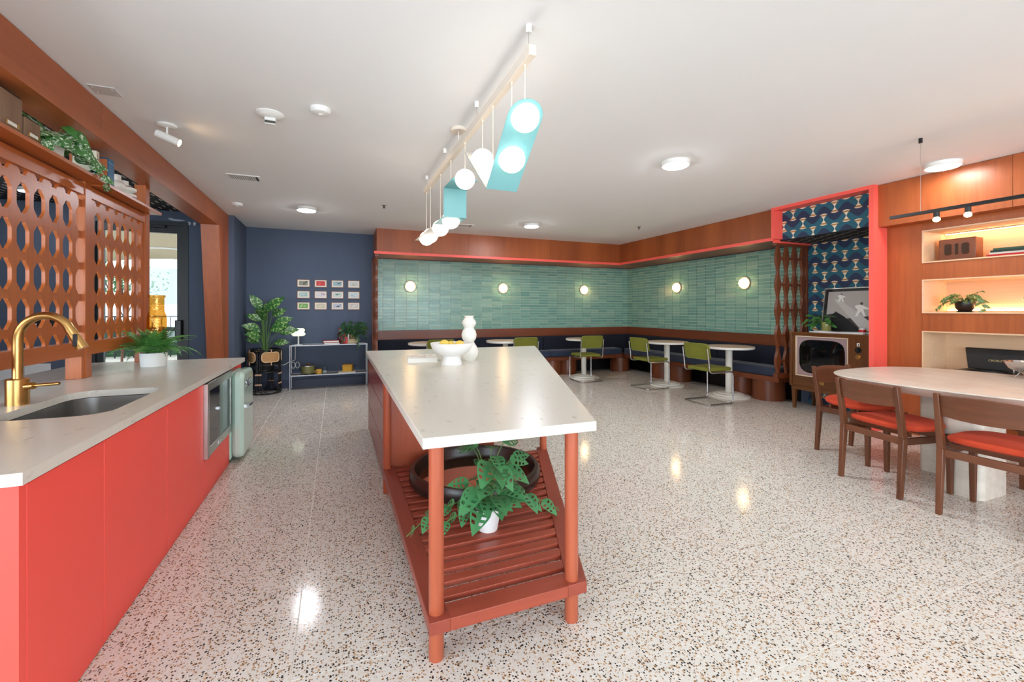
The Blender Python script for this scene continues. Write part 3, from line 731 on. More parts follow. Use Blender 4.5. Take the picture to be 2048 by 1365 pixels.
# things on the island
def book(name, loc, sx, sy, sz, rgb, label, rotz=0, cat='book', group=None, spine='x', pages=True):
    """lying book: cover + page block"""
    b = thing(name, label, cat, loc, rotz, group); t = min(.004, sz * .15)
    cm = plain(name + '_cover', rgb, .5)
    MB().box(-sx / 2, sx / 2, -sy / 2, sy / 2, 0, t).box(-sx / 2, sx / 2, -sy / 2, sy / 2, sz - t, sz).box(-sx / 2, -sx / 2 + t, -sy / 2, sy / 2, t, sz - t).build('cover', cm, b, smooth=False)
    MB().box(-sx / 2 + t, sx / 2 - .004, -sy / 2 + .004, sy / 2 - .004, t, sz - t).build('pages', M['ceramic'], b, smooth=False); return b
bk = book('book', (.705, 3.84, .81), .25, .34, .034, (238, 236, 230), 'thick white illustrated book on the island', math.radians(-8))
mb = MB()
rnd = random.Random(5)
for k in range(9):
    x, y = rnd.uniform(-.09, .09), rnd.uniform(-.12, .12); mb.prism(arc(x, y, rnd.uniform(.006, .013), 0, 330, 8), 'z', .034, .0344)
mb.build('cover_print', plain('cover_ink', (196, 120, 84), .6), bk, smooth=False)
mb = MB().box(-.1255, -.125, -.03, -.026, .002, .032).box(-.1255, -.125, -.168, -.16, .002, .032).build('spine_print', M['black'], bk, smooth=False)
bw = thing('pedestal_bowl', 'white footed pedestal bowl holding lemons on the island', 'bowl', (.868, 3.42, .81))
MB().lathe([(.080, 0), (.082, .004), (.072, .05), (.070, .072), (.10, .085), (.135, .108), (.158, .135), (.169, .165), (.171, .178), (.165, .178), (.155, .15), (.12, .112), (.06, .09), (.001, .086)], 48, cap=False).lathe([(.0801, 0), (.001, 0)], 48, cap=False).build('dish', M['matte'], bw)
def lemon(p, rz, label):
    mb = MB().ball((0, 0, 0), .033, 16, 1.25).lathe([(.012, .036), (.006, .044), (.001, .046)], 10); me = mb.mesh('lemon', M['lemon'])
    o = link('lemon', me, None, p); o.rotation_euler = (1.35, .1, rz); tag(o, label, 'lemon', 'lemons in the white bowl')
    return o
lemon((.80, 3.40, .982), .7, 'yellow lemon on the left of the white pedestal bowl')
lemon((.925, 3.40, .974), 1.9, 'yellow lemon on the right of the white pedestal bowl')
lemon((.865, 3.46, .968), 2.6, 'yellow lemon at the back of the white pedestal bowl')
va = thing('vase', 'tall white ceramic vase of three stacked bulbs on the island', 'vase', (1.083, 3.66, .81))
MB().lathe([(.048, 0), (.05, .004), (.078, .05), (.082, .08), (.075, .11), (.05, .15), (.042, .165), (.06, .19), (.0665, .225), (.058, .258), (.040, .283), (.045, .295), (.0625, .322), (.062, .338), (.046, .362), (.036, .374), (.043, .386), (.045, .392), (.038, .392), (.03, .376), (.03, .3), (.001, .29)], 40, cap=False).lathe([(.0481, 0), (.001, 0)], 40, cap=False).build('body', M['ceramic'], va)
ty = thing('round_tray', 'large round dark tray with mirrored base on the island shelf', 'tray', (.835, 2.68, .1665))
MB().lathe([(.36, 0), (.405, .004), (.418, .03), (.416, .07), (.405, .092), (.385, .092), (.372, .07), (.37, .03), (.36, .014)], 64, cap=False).lathe([(.36, .014), (.36, 0)], 64, cap=False).build('rim', plain('dark_bronze_rim', (44, 32, 27), .3), ty)
MB().lathe([(.3695, .010), (.3695, .016)], 64).build('mirror', M['mirror'], ty)
# ================================================================== PLANTS
def leaf_mesh(name, mat, L, W, shape='ovate', fold=.25, droop=.25, holes=False, nu=10):
    """leaf with base at the origin, pointing along +x, face up"""
    rows = []; nv = 4
    for i in range(nu + 1):
        t = i / nu
        if shape == 'heart': w_ = W * .5 * (math.sin(PI * min(1, t ** .62)) ** .85) if t < 1 else 0
        elif shape == 'narrow': w_ = W * .5 * math.sin(PI * t ** .85)
        else: w_ = W * .5 * math.sin(PI * t ** .72) ** .9
        w_ = max(w_, .0008)
        x = L * t; zc = -droop * L * t * t
        rows.append([(x - (.10 * L * (1 - t) * (abs(v) / nv) ** 2 if shape == 'heart' else 0), w_ * v / nv, zc + fold * abs(w_ * v / nv)) for v in range(-nv, nv + 1)])
    vs = [p for r in rows for p in r]; m = 2 * nv + 1; fs = []
    for i in range(nu):
        for j in range(2 * nv):
            if holes and 2 <= i <= nu - 3 and i % 2 == 0 and j in (1, 2, 5, 6): continue
            fs.append((i * m + j, i * m + j + 1, (i + 1) * m + j + 1, (i + 1) * m + j))
    me = bpy.data.meshes.new(name); me.from_pydata(vs, [], fs); me.materials.append(mat)
    me.polygons.foreach_set('use_smooth', [True] * len(me.polygons)); me.update(); return me
def add_leaf(root, me, p, d, s=1.0, up=(0, 0, 1), roll=0):
    o = link('leaf', me, root); o.matrix_basis = dir_matrix(p, d, up, s, roll); return o
def bez(p0, p1, p2, n=8):
    P = [Vector(q) for q in (p0, p1, p2)]
    return [P[0] * (1 - t) ** 2 + P[1] * 2 * t * (1 - t) + P[2] * t * t for t in [i / n for i in range(n + 1)]]
def vine(root, stems, me, p0, p1, p2, n, s0, s1, rnd, face=None):
    """trailing stem with leaves to both sides; face = direction the leaf faces turn to"""
    pts = bez(p0, p1, p2, 14); stems.tube(pts, .0022, 5)
    for k in range(n):
        t = (k + 1) / n; i = min(13, int(t * 13)); p = pts[i]; d = (pts[min(14, i + 1)] - pts[max(0, i - 1)]).normalized()
        side = Vector((0, 0, 1)).cross(d)
        if side.length < .2: side = Vector((1, 0, 0))
        side.normalize()
        dd = d * .5 + side * (.8 if k % 2 else -.8) + Vector((0, 0, rnd.uniform(-.5, .3)))
        up = Vector(face) if face else Vector((rnd.uniform(-.4, .4), rnd.uniform(-.9, -.2), 1))
        add_leaf(root, me, p, dd, s0 + (s1 - s0) * t * rnd.uniform(.85, 1.1), up)
def pot(root, r0, r1, h, mat, wall=.005, soil=True, lip=None):
    prof = [(r0, 0), (r0 + .001, .002), (r1, h - .012), (r1 + (lip or 0), h - .010 if lip else h - .003), (r1 + (lip or 0), h), (r1 - wall, h), (r1 - wall - .002, h * .82)]
    MB().lathe([(.001, 0)] + prof + [(.001, h * .82)], 32, cap=False).build('pot', mat, root)
    if soil: MB().lathe([(r1 - wall - .001, h * .84), (r1 - wall - .001, h * .86)], 24).build('soil', M['soil'], root)

# swiss cheese plant on the island shelf
rn = random.Random(11)
pl = thing('potted_plant', 'leafy swiss cheese plant in a white pot on the slatted island shelf', 'plant', (.70, 2.035, .1655))
pot(pl, .046, .064, .118, M['matte'], lip=.003)
lm = leaf_mesh('leaf', M['leafmon'], .118, .08, 'heart', .12, .3, True)
st = MB()
crown = []
for k in range(32):
    a = rn.uniform(0, 2 * PI); r = rn.uniform(.03, .15); z = rn.uniform(.15, .40)
    if k < 8: a = -PI / 2 + rn.uniform(-1.0, 1.0); r = rn.uniform(.08, .14)
    p = Vector((r * math.cos(a) * 1.0 + .02, r * math.sin(a) * .9 + .02, z)); st.tube(bez((0, 0, .10), (p.x * .3, p.y * .3, z * .9), p, 6), .0022, 5)
    d = Vector((math.cos(a), math.sin(a), rn.uniform(-.5, .15)))
    add_leaf(pl, lm, p, d, rn.uniform(.8, 1.25), (rn.uniform(-.3, .3), -.7, 1))
F = (0, -.75, .8)
vine(pl, st, lm, (0, 0, .11), (-.16, -.02, .24), (-.40, -.02, .05), 9, .8, .62, rn, F)
vine(pl, st, lm, (0, 0, .11), (-.12, -.06, .17), (-.30, -.06, .06), 7, .75, .6, rn, F)
vine(pl, st, lm, (0, 0, .11), (.16, -.03, .22), (.40, .0, .02), 8, 1.05, .7, rn, F)
vine(pl, st, lm, (0, 0, .11), (.10, .02, .24), (.22, -.03, .13), 5, 1.0, .9, rn, F)
st.build('stems', M['green_stem'], pl)

# fern on the bar
fn = thing('potted_fern', 'bushy green fern in a white pot on the bar counter', 'plant', (-1.335, 4.245, .81))
pot(fn, .082, .088, .105, M['matte'])
def frond(L, droop, seed, m='fernleaf'):
    r = random.Random(seed); mb = MB(); pts = []; n = 22
    for i in range(n + 1):
        t = i / n; pts.append(Vector((L * (t - .12 * t * t), 0, L * (.75 * t - (.45 + droop) * t * t))))
    mb.tube(pts, .0018, 4)
    for i in range(2, n):
        t = i / n; w_ = .30 * L * (math.sin(PI * min(1, .18 + .86 * t)) ** .8) * (1 - .35 * t); d = (pts[i + 1] - pts[i]).normalized()
        for sgn in (-1, 1):
            e = (Vector((0, sgn, -.12 + r.uniform(-.1, .1))) + d * .45).normalized() * w_; q = d * (L / n * .30)
            p = pts[i]; mb.add([p - q * .7, p + e * .45 - q, p + e, p + e * .45 + q, p + q * .7], [(0, 1, 2, 3, 4)])
    return mb.mesh('frond', M[m])
frs = [frond(.30, .35, 1), frond(.28, .55, 2, 'ferndark'), frond(.31, .2, 3), frond(.27, .10, 4), frond(.27, .12, 5, 'ferndark')]
for k in range(44):
    a = k * 2.399; ring = k / 44
    o = link('frond', frs[(k * 7) % 3 if ring > .35 else 3 + k % 2], fn, (.04 * math.cos(a), .04 * math.sin(a), .095))
    o.rotation_euler = (0, -math.radians(72 * (1 - ring)) + .10, a); s_ = rn.uniform(.78, 1.05) * (1 if ring > .35 else .95); o.scale = (s_, s_, s_)

# amber bottle vase
bv = thing('glass_bottle', 'tall amber crackle glass bottle behind the fern', 'vase', (-1.40, 4.52, .81))
MB().lathe([(.001, 0), (.060, 0), (.066, .01), (.067, .36), (.062, .40), (.053, .425), (.050, .45), (.050, .545), (.059, .553), (.059, .568)], 36, cap=False).build('glass', M['amber'], bv)

# ---- shelf over the bar (top at 2.105 / 2.099)
for y, w_, h, lab in ((2.795, .165, .175, 'larger grey-brown wooden box with label holder on the shelf over the bar'), (2.955, .125, .105, 'smaller grey-brown wooden box beside the speckled plant on the shelf')):
    b = thing('wooden_box', lab, 'box', (-1.50, y, 2.1055)); 
    MB().box(-.075, .075, -w_ / 2, w_ / 2, 0, h).build('case', M['boxwood'], b, bevel=.004); MB().box(-.07, .07, -w_ / 2 + .004, w_ / 2 - .004, h, h + .008).build('lid', M['black'], b, bevel=.002)
    MB().box(.0752, .078, -.035, .06, .018, .042).build('label_holder', M['brass'], b, bevel=.001); MB().box(.078, .0785, -.028, .035, .022, .038).build('paper_label', M['ceramic'], b)
sp = thing('potted_plant', 'silver speckled trailing plant in a white pot on the shelf over the bar', 'plant', (-1.485, 3.235, 2.1055))
pot(sp, .048, .056, .095, M['ceramic'])
ls = leaf_mesh('leaf', M['leafsilver'], .115, .085, 'heart', .15, .35); lg = leaf_mesh('leaf', M['leaf'], .095, .055, 'heart', .2, .5)
st = MB(); rn = random.Random(21)
for k in range(38):
    a = rn.uniform(-.85 * PI, .85 * PI); r = rn.uniform(.07, .16); z = rn.uniform(.10, .17); p = Vector((r * math.cos(a) * .55 + .02, r * math.sin(a), z)); st.tube(bez((0, 0, .085), p * .5 + Vector((0, 0, .06)), p, 5), .002, 5)
    add_leaf(sp, ls if k < 20 else lg, p, Vector((math.cos(a) * .8, math.sin(a), -.45)), rn.uniform(.8, 1.15), (.6, rn.uniform(-1, -.5), .35))
FX = (.6, -.8, .3)
vine(sp, st, ls, (0, 0, .09), (.10, .14, .14), (.075, .34, .01), 8, .8, .65, rn, FX); vine(sp, st, ls, (0, 0, .09), (.09, .18, .10), (.10, .45, -.06), 8, .7, .6, rn, FX); vine(sp, st, ls, (0, 0, .09), (.06, -.13, .12), (.085, -.17, .015), 5, .8, .7, rn, FX)
for k, (dy, dz) in enumerate(((.16, .165), (.12, .175), (-.17, .17), (.2, .15))):
    p = Vector((-.02, dy, dz)); st.tube(bez((0, 0, .09), (0, dy * .5, dz + .03), p, 6), .002, 5); add_leaf(sp, lg, p, (.4, .5 if dy > 0 else -.5, -.6), 1.0, (1, 0, .5))
st.build('stems', M['green_stem'], sp)
def upright(loc, dx, dy, h, rgb, label, group='books on the shelf over the bar', tilt=0):
    """standing book, spine to the room (+x)"""
    b = thing('book', label, 'book', loc, 0, group); b.rotation_euler = (tilt, 0, 0); t = .003; cm = plain('book_cover', rgb, .55)
    MB().box(-dx, 0, 0, t, 0, h).box(-dx, 0, dy - t, dy, 0, h).box(-t, 0, t, dy - t, 0, h).build('cover', cm, b, smooth=False)
    MB().box(-dx + .006, -t, t, dy - t, .004, h - .005).build('pages', M['ceramic'], b, smooth=False); return b
b1 = upright((-1.43, 3.60, 2.1055), .12, .034, .175, (226, 220, 196), 'cream book with red lettering on its spine beside the speckled plant')
text('spine_title', 'L', .03, plain('red_ink', (176, 36, 32), .6), b1, frame_matrix((.0004, .017, .15), (0, 1, 0), (0, 0, 1)), .0003)
text('spine_subtitle', 'REE', .013, plain('dark_ink', (60, 56, 58), .6), b1, frame_matrix((.0004, .017, .122), (0, 1, 0), (0, 0, 1)), .0003)
upright((-1.425, 3.7165, 2.0995), .11, .012, .165, (216, 132, 84), 'thin orange book leaning on the blue volumes')
for k in range(3):
    b = upright((-1.42, 3.7305 + .0275 * k, 2.0995), .13, .027, .178, (46, 104, 146), 'blue clothbound volume %s of the row on the shelf' % ('first', 'second', 'third')[k])
    MB().box(.0, .0005, .004, .023, .03, .034).box(.0, .0005, .004, .023, .15, .153).build('spine_line', plain('pale_blue_foil', (150, 196, 214), .5), b)
upright((-1.425, 3.815, 2.0995), .12, .012, .158, (228, 178, 160), 'thin pale pink book at the right of the blue volumes')
tin = thing('small_tin', 'small red white and blue tin at the shelf end under the speckled plant', 'tin', (-1.425, 3.565, 2.1055))
for k, rgb in enumerate(((190, 46, 52), (236, 232, 228), (40, 56, 104))): MB().lathe([(.014, k * .010), (.014, k * .010 + .0098)], 14).build('band', plain('tin_band', rgb, .4), tin)
wv = thing('vase', 'white ribbed double-necked ceramic vase on the shelf over the bar', 'vase', (-1.49, 4.12, 2.0995))
MB().lathe([(.05, 0), (.075, .012), (.078, .028), (.055, .042), (.05, .045), (.075, .058), (.078, .075), (.05, .09), (.03, .094), (.030, .13), (.024, .13), (.024, .09), (.001, .088)], 28, (0, .03, 0), cap=False).lathe([(.0501, 0), (.001, 0)], 28, (0, .03, 0), cap=False).build('front_body', M['ceramic'], wv)
MB().lathe([(.04, .02), (.058, .05), (.062, .075), (.05, .1), (.036, .108), (.036, .15), (.03, .15), (.03, .1), (.001, .095)], 28, (-.02, -.055, 0), cap=False).build('back_body', M['ceramic'], wv)

# ================================================================== BACK WALL, LEFT
# twelve framed photographs
names = [['dark landscape print', 'red print', 'pale blue street print', 'light architectural print'], ['pale blue-green print', 'white building print', 'pale print with green plant', 'pale shoreline print'], ['green abstract print', 'beige sketch print', 'black and white window print', 'beige print with white door']]
tones = [[(150, 146, 128), (214, 62, 66), (164, 190, 194), (206, 212, 208)], [(186, 206, 200), (222, 216, 218), (206, 214, 206), (216, 224, 226)], [(120, 170, 84), (206, 196, 172), (196, 200, 208), (212, 200, 190)]]
acc = [[(30, 30, 30), (236, 110, 100), (70, 84, 84), (190, 176, 150)], [(140, 176, 176), (130, 96, 96), (70, 116, 90), (160, 188, 196)], [(214, 232, 190), (236, 228, 206), (40, 46, 60), (240, 240, 236)]]
rowname = ('top', 'middle', 'bottom'); colname = ('first', 'second', 'third', 'fourth')
for r in range(3):
    for c in range(4):
        x = -.485 + .2557 * c; z = 1.69 - .1845 * r; W2, H2 = .098, .066
        f = thing('framed_photo', '%s in a thin brown frame, %s row, %s from left' % (names[r][c], rowname[r], colname[c]), 'picture', (x, 7.8, z), 0, 'framed photos on the navy wall')
        b = .011
        MB().box(-W2, W2, -.018, -.001, H2 - b, H2).box(-W2, W2, -.018, -.001, -H2, -H2 + b).box(-W2, -W2 + b, -.018, -.001, -H2 + b, H2 - b).box(W2 - b, W2, -.018, -.001, -H2 + b, H2 - b).build('frame', M['walnutx'], f)
        MB().box(-W2 + b, W2 - b, -.010, -.001, -H2 + b, H2 - b).build('mat_board', plain('mat_board', (240, 228, 212), .8), f, smooth=False)
        ph = MB().box(-.066, .066, -.0108, -.010, -.036, .038).build('print', plain('photo_print', tones[r][c], .6), f, smooth=False)
        rr = random.Random(r * 4 + c); mb = MB()
        for k in range(4):
            px, pz = rr.uniform(-.045, .03), rr.uniform(-.026, .02); mb.prism([(px, pz), (px + rr.uniform(.012, .05), pz + rr.uniform(-.008, .008)), (px + rr.uniform(.015, .05), pz + rr.uniform(.006, .014)), (px + rr.uniform(-.004, .01), pz + rr.uniform(.006, .014))], 'y', -.0112, -.0108)
        mb.build('print_shape', plain('photo_shape', acc[r][c], .6), ph, smooth=False)
# chrome console
cs = thing('console_shelf', 'slim chrome two-tier console against the navy wall', 'console', (-.09, 7.60, 0))
X0, X1, Y0, Y1 = -.565, .565, -.13, .13
for x in (X0, X1):
    for y in (Y0, Y1): MB().box(x - .006, x + .006, y - .006, y + .006, 0, .708).build('leg', M['dullchrome'], cs, bevel=.001)
for z, nm in ((.70, 'top'), (.232, 'shelf')):
    t = MB().box(X0 + .008, X1 - .008, Y0 + .004, Y1 - .004, z - .006, z + .004).build(nm, plain('smoked_glass_shelf', (112, 102, 92), .4), cs, smooth=False)
    MB().box(X0 + .008, X1 - .008, Y0 - .008, Y0 + .004, z - .008, z + .008).box(X0 + .008, X1 - .008, Y1 - .004, Y1 + .008, z - .008, z + .008).box(X0 - .008, X0 + .008, Y0 + .008, Y1 - .008, z - .008, z + .008).box(X1 - .008, X1 + .008, Y0 + .008, Y1 - .008, z - .008, z + .008).build('edge', M['dullchrome'], t)
CT, CSH = .7045, .2365
lp = thing('table_lamp', 'white lamp of two stacked glowing discs on the chrome console', 'lamp', (-.545, 7.60, CT))
MB().lathe([(.06, 0), (.06, .006), (.012, .009)], 24).build('base', M['white'], lp); MB().cyl((0, 0, .008), (0, 0, .155), .011, 12).build('stem', M['white'], lp)
for z, r in ((.17, .10), (.228, .092)):
    MB().lathe([(.02, -.032), (r * .8, -.03), (r, -.008), (r, .008), (r * .8, .03), (.001, .033)], 32).build('shade', M['lampglass'], lp, (0, 0, z))
lc = MB().tube(bez((-.60, 7.74, .70), (-.60, 7.75, .5), (-.605, 7.74, .45), 6), .005, 6).tube(smooth_path([(-.605, 7.74, .45), (-.70, 7.75, .42), (-.75, 7.76, .38), (-1.02, 7.77, .375)], .05), .005, 6)
for a in (-.03, .03): lc.tube([(-.60 + a + .028 * math.cos(t), 7.745, .37 + .05 * math.sin(t)) for t in [2 * PI * i / 12 for i in range(12)]], .005, 6, True)
tag(lc.build('power_cord', M['white']), 'white lamp cord looped below the console and running to the wall', 'cord')
for k, (rgb, lab) in enumerate((((150, 28, 34), 'lower dark red book lying on the console'), ((172, 34, 40), 'upper red book lying on the console'))):
    book('book', (-.06 - .012 * k, 7.58, CT + .031 * k), .235, .15, .030, rgb, lab, math.radians(2 + 3 * k), 'book', 'red books lying on the console')
for k, (x, h, t, rgb, lab) in enumerate(((.075, .15, .03, (120, 20, 30), 'maroon book standing left on the console'), (.115, .17, .032, (184, 36, 44), 'tall red book standing on the console'), (.15, .16, .03, (208, 66, 70), 'coral book standing third on the console'), (.182, .155, .022, (226, 214, 210), 'white book standing at the end of the red ones'))):
    b = thing('book', lab, 'book', (x, 7.55, CT), 0, 'books standing on the console'); cm = plain('book_cover', rgb, .5)
    MB().box(0, .003, 0, .11, 0, h).box(t - .003, t, 0, .11, 0, h).box(.003, t - .003, 0, .003, 0, h).build('cover', cm, b, smooth=False); MB().box(.003, t - .003, .003, .104, .004, h - .004).build('pages', M['ceramic'], b, smooth=False)
for k in range(3): book('book', (.262, 7.595, CT + .0255 * k), .11, .15, .025, ((206, 184, 140), (222, 204, 160), (198, 176, 130))[k], '%s tan book lying under the trailing plant' % ('lowest', 'middle', 'uppermost')[k], PI / 2, 'book', 'tan books under the trailing plant')
tp = thing('potted_plant', 'dark green trailing plant on the books at the right of the console', 'plant', (.262, 7.60, CT + .0768))
pot(tp, .045, .055, .08, plain('olive_pot', (140, 128, 84), .6))
ld = leaf_mesh('leaf', M['leafdark'], .085, .05, 'heart', .2, .35); st = MB(); rn = random.Random(31)
for k in range(56):
    a = rn.uniform(-PI, PI); r = rn.uniform(.04, .19); z = .08 + rn.uniform(.0, .27) * (1 - r * 2.2); p = Vector((r * math.cos(a), r * math.sin(a) * .62 - .02, z)); st.tube(bez((0, 0, .07), p * .4 + Vector((0, 0, .1)), p, 5), .002, 4)
    add_leaf(tp, ld, p, Vector((math.cos(a), math.sin(a) - .3, rn.uniform(-.8, .3))), rn.uniform(.8, 1.2), (rn.uniform(-.5, .5), -.8, .8))
vine(tp, st, ld, (0, 0, .07), (-.12, -.08, .13), (-.165, -.12, -.05), 7, .8, .6, rn, (0, -1, .3)); vine(tp, st, ld, (0, 0, .07), (.12, -.15, .10), (.05, -.17, -.20), 9, .8, .6, rn, (0, -1, .3)); vine(tp, st, ld, (0, 0, .07), (.16, -.04, .14), (.20, -.06, .0), 6, .8, .7, rn, (0, -1, .3))
st.build('stems', M['green_stem'], tp)
bk_ = thing('bottle', 'small red-capped bottle behind the trailing plant on the console', 'bottle', (.06, 7.68, CT))
MB().lathe([(.03, 0), (.034, .01), (.034, .15), (.014, .19), (.012, .225)], 16).build('bottle', plain('maroon_glass', (72, 16, 22), .15), bk_); MB().lathe([(.014, .2255), (.014, .25), (.008, .255)], 12).build('cap', plain('red_cap', (170, 40, 36), .4), bk_)
ck = thing('lidded_pot', 'olive green lidded pot on the lower console shelf', 'pot', (-.405, 7.58, CSH))
MB().lathe([(.088, .012), (.10, .02), (.102, .13)], 32).build('body', plain('olive_enamel', (112, 110, 66), .4), ck); MB().lathe([(.104, .1305), (.104, .14), (.09, .148), (.03, .152)], 32).build('lid', M['steel'], ck); MB().lathe([(.03, .1525), (.034, .162), (.03, .17)], 16).build('lid_knob', M['walnut'], ck)
for s_ in (-1, 1): MB().tube(bez((s_ * .100, 0, .10), (s_ * .145, 0, .1), (s_ * .103, 0, .06), 6), .006, 6).build('handle', M['black'], ck)
for a in range(3): MB().cyl((.07 * math.cos(a * 2.1 + .8), .07 * math.sin(a * 2.1 + .8), 0), (.07 * math.cos(a * 2.1 + .8), .07 * math.sin(a * 2.1 + .8), .013), .01, 8).build('foot', M['white'], ck)
def mug(loc, r, h, rgb, label, side=-1, name='mug'):
    g = thing(name, label, 'mug', loc); m = plain(name + '_glaze', rgb, .3)
    MB().lathe([(.001, 0), (r * .82, 0), (r * .95, .006), (r, h * .5), (r * .98, h), (r * .9, h), (r * .88, .01), (.001, .008)], 28, cap=False).build('cup', m, g)
    if side: MB().tube([(side * (r + .004 + .022 * math.sin(t)) - side * .006, 0, h * .5 + h * .28 * math.cos(t)) for t in [PI * i / 8 for i in range(9)]], .005, 8).build('handle', m, g)
    return g
mug((-.245, 7.53, CSH), .043, .078, (204, 158, 62), 'mustard yellow mug on the lower console shelf')
mug((-.165, 7.62, CSH), .036, .046, (176, 190, 196), 'lower pale grey cup of the stacked pair on the console shelf', 0, 'cup')
mug((-.165, 7.62, CSH + .0465), .036, .048, (70, 88, 104), 'upper blue-grey cup of the stacked pair on the console shelf', 0, 'cup')
book('book', (.17, 7.58, CSH), .26, .17, .018, (214, 200, 168), 'flat cream book under the mustard box on the console shelf')
yb = thing('storage_box', 'mustard yellow box on the lower console shelf', 'box', (.185, 7.585, CSH + .0185), math.radians(-14))
MB().box(-.072, .072, -.06, .06, 0, .085).build('case', plain('mustard_enamel', (206, 156, 44), .45), yb, bevel=.003); MB().box(-.075, .075, -.063, .063, .0855, .108).build('lid', plain('mustard_lid', (190, 140, 36), .45), yb, bevel=.003)
# rattan planter with dieffenbachia
rp = thing('rattan_planter', 'black rattan plant stand with woven cane panels by the navy corner', 'planter', (-.99, 7.46, 0))
R = .215
for k in range(4):
    a = math.radians(-105 + 90 * k); mb = MB()
    for off in (-.034, -.012, .012, .034):
        aa = a + off / R; sg = 1 if off > 0 else -1; sp_ = .42 if abs(off) > .02 else .22
        q = lambda t, r, z: (math.cos(t) * r, math.sin(t) * r, z)
        mb.tube(smooth_path([q(aa + sg * .25, R * .96, .655), q(aa, R * .97, .60), q(aa, R * .98, .35), q(aa, R * 1.0, .13), q(aa + sg * sp_ * .5, R * 1.05, .03), q(aa + sg * sp_ * 1.9, R * .98, .014)], .09), .0075, 7)
    mb.build('leg', M['black'], rp)
    for z in (.155, .30): MB().tube([(math.cos(a + t) * (R + .006), math.sin(a + t) * (R + .006), z) for t in (-.2, -.1, 0, .1, .2)], .012, 7).build('binding', plain('rattan_binding', (206, 170, 140), .7), rp)
for z, r in ((.66, R * .97), (.44, R * .95), (.33, R * .90), (.014, R * .98)): MB().tube([(r * math.cos(2 * PI * i / 36), r * math.sin(2 * PI * i / 36), z) for i in range(36)], .009, 7, True).build('hoop', M['black'], rp)
for k in range(4):
    a = math.radians(-60 + 90 * k)
    poly = []
    for u, v, a0 in ((.075, .022, 0), (-.075, .022, 90), (-.075, -.022, 180), (.075, -.022, 270)): poly += arc(u, v, .05, a0, a0 + 90, 5)
    rr_ = R * 1.0; n = len(poly)
    vs = [(math.cos(a + u / R) * rr_, math.sin(a + u / R) * rr_, .555 + v) for u, v in poly] + [(math.cos(a + u / R) * (rr_ + .006), math.sin(a + u / R) * (rr_ + .006), .555 + v) for u, v in poly]
    p_ = MB().add(vs, [(i, (i + 1) % n, n + (i + 1) % n, n + i) for i in range(n)] + [(i, i + 1, n - 2 - i, n - 1 - i) for i in range(n // 2 - 1)] + [(n + i, n + n - 1 - i, n + n - 2 - i, n + i + 1) for i in range(n // 2 - 1)]).build('cane_panel', M['cane'], rp)
    MB().tube([vs[n + i] for i in range(n)], .007, 6, True).build('panel_edge', plain('rattan_rim', (220, 184, 140), .6), p_)
    MB().cyl(vs[n + 5] if False else (math.cos(a) * R, math.sin(a) * R, .625), (math.cos(a) * R, math.sin(a) * R, .67), .008, 6).cyl((math.cos(a) * R, math.sin(a) * R, .435), (math.cos(a) * R, math.sin(a) * R, .485), .008, 6).build('panel_tie', plain('rattan_tie', (206, 170, 140), .7), p_)
df = thing('potted_plant', 'tall dieffenbachia with large yellow-flecked leaves in the rattan stand', 'plant', (-.99, 7.46, .36))
pot(df, .12, .15, .26, plain('dark_inner_pot', (30, 30, 30), .6)); MB().lathe([(.12, -.02), (.12, -.0005)], 20).build('saucer', M['black'], df)
lb = leaf_mesh('leaf', M['leafbig'], .30, .165, 'ovate', .12, .22, nu=12); st = MB(); rn = random.Random(41)
spec = [(-2.3, .06, .92, .85, 1.0), (-.7, .06, .90, .98, .8), (-1.6, .08, .74, .9, .35), (-2.7, .05, .74, .72, .5), (-.3, .14, .68, .9, .45), (-2.2, .10, .62, .8, .2), (-.9, .14, .60, .95, .25), (-.1, .18, .56, .95, .2), (-2.7, .06, .56, .72, .25), (-1.9, .13, .50, .8, .15), (.5, .1, .80, .8, .6), (2.2, .05, .78, .7, .9), (1.5, .1, .85, .8, .7), (-.4, .14, .40, .7, .1), (-2.6, .08, .42, .6, .3)]
for a, r, z, s_, el in spec:
    p = Vector((r * math.cos(a), r * math.sin(a), z)); st.tube(bez((.025 * math.cos(a), .025 * math.sin(a), .22), (.025 * math.cos(a), .025 * math.sin(a), z * .7), p, 8), .0048, 6)
    dx, dy = math.cos(a), math.sin(a) * .45
    add_leaf(df, lb, p, Vector((dx, dy, el)), s_, (rn.uniform(-.25, .25), -1, .55))
st.build('stems', M['green_stem'], df)
MB().lathe([(.20, .322), (.20, .3385)], 28).build('pot_shelf', M['black'], rp)
# ================================================================== BANQUETTES
def drum(root, x, y, r=.215):
    return MB().lathe([(r, 0), (r, .28)], 40, (x, y, 0)).build('drum_base', M['wooddark'], root)
bq = thing('banquette', 'navy upholstered banquette on wooden drum bases along the right tiled wall', 'bench', (5.68, 5.6, 0))
for y in (4.30, 4.74, 6.02, 6.45): drum(bq, -.012, y - 5.6, .205)
MB().box(-.235, .228, -1.61, 2.18, .282, .352).build('plinth', M['wooddarky'], bq, bevel=.003)
MB().box(.20, .226, -1.6, 2.1, 0, .281).build('kick_board', M['black'], bq); MB().box(-.235, -.14, -1.61, -1.55, .353, .42).build('end_block', M['wooddark'], bq, bevel=.002)
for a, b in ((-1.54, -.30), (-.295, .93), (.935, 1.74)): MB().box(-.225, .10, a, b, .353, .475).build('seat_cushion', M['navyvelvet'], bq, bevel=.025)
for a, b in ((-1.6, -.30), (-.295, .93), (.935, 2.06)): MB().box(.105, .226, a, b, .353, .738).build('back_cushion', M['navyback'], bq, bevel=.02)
bq2 = thing('banquette', 'navy upholstered banquette on wooden drum bases along the back tiled wall', 'bench', (3.1, 7.57, 0))
for x in (1.05, 1.45, 2.55, 3.9, 4.25): drum(bq2, x - 3.1, -.005, .2)
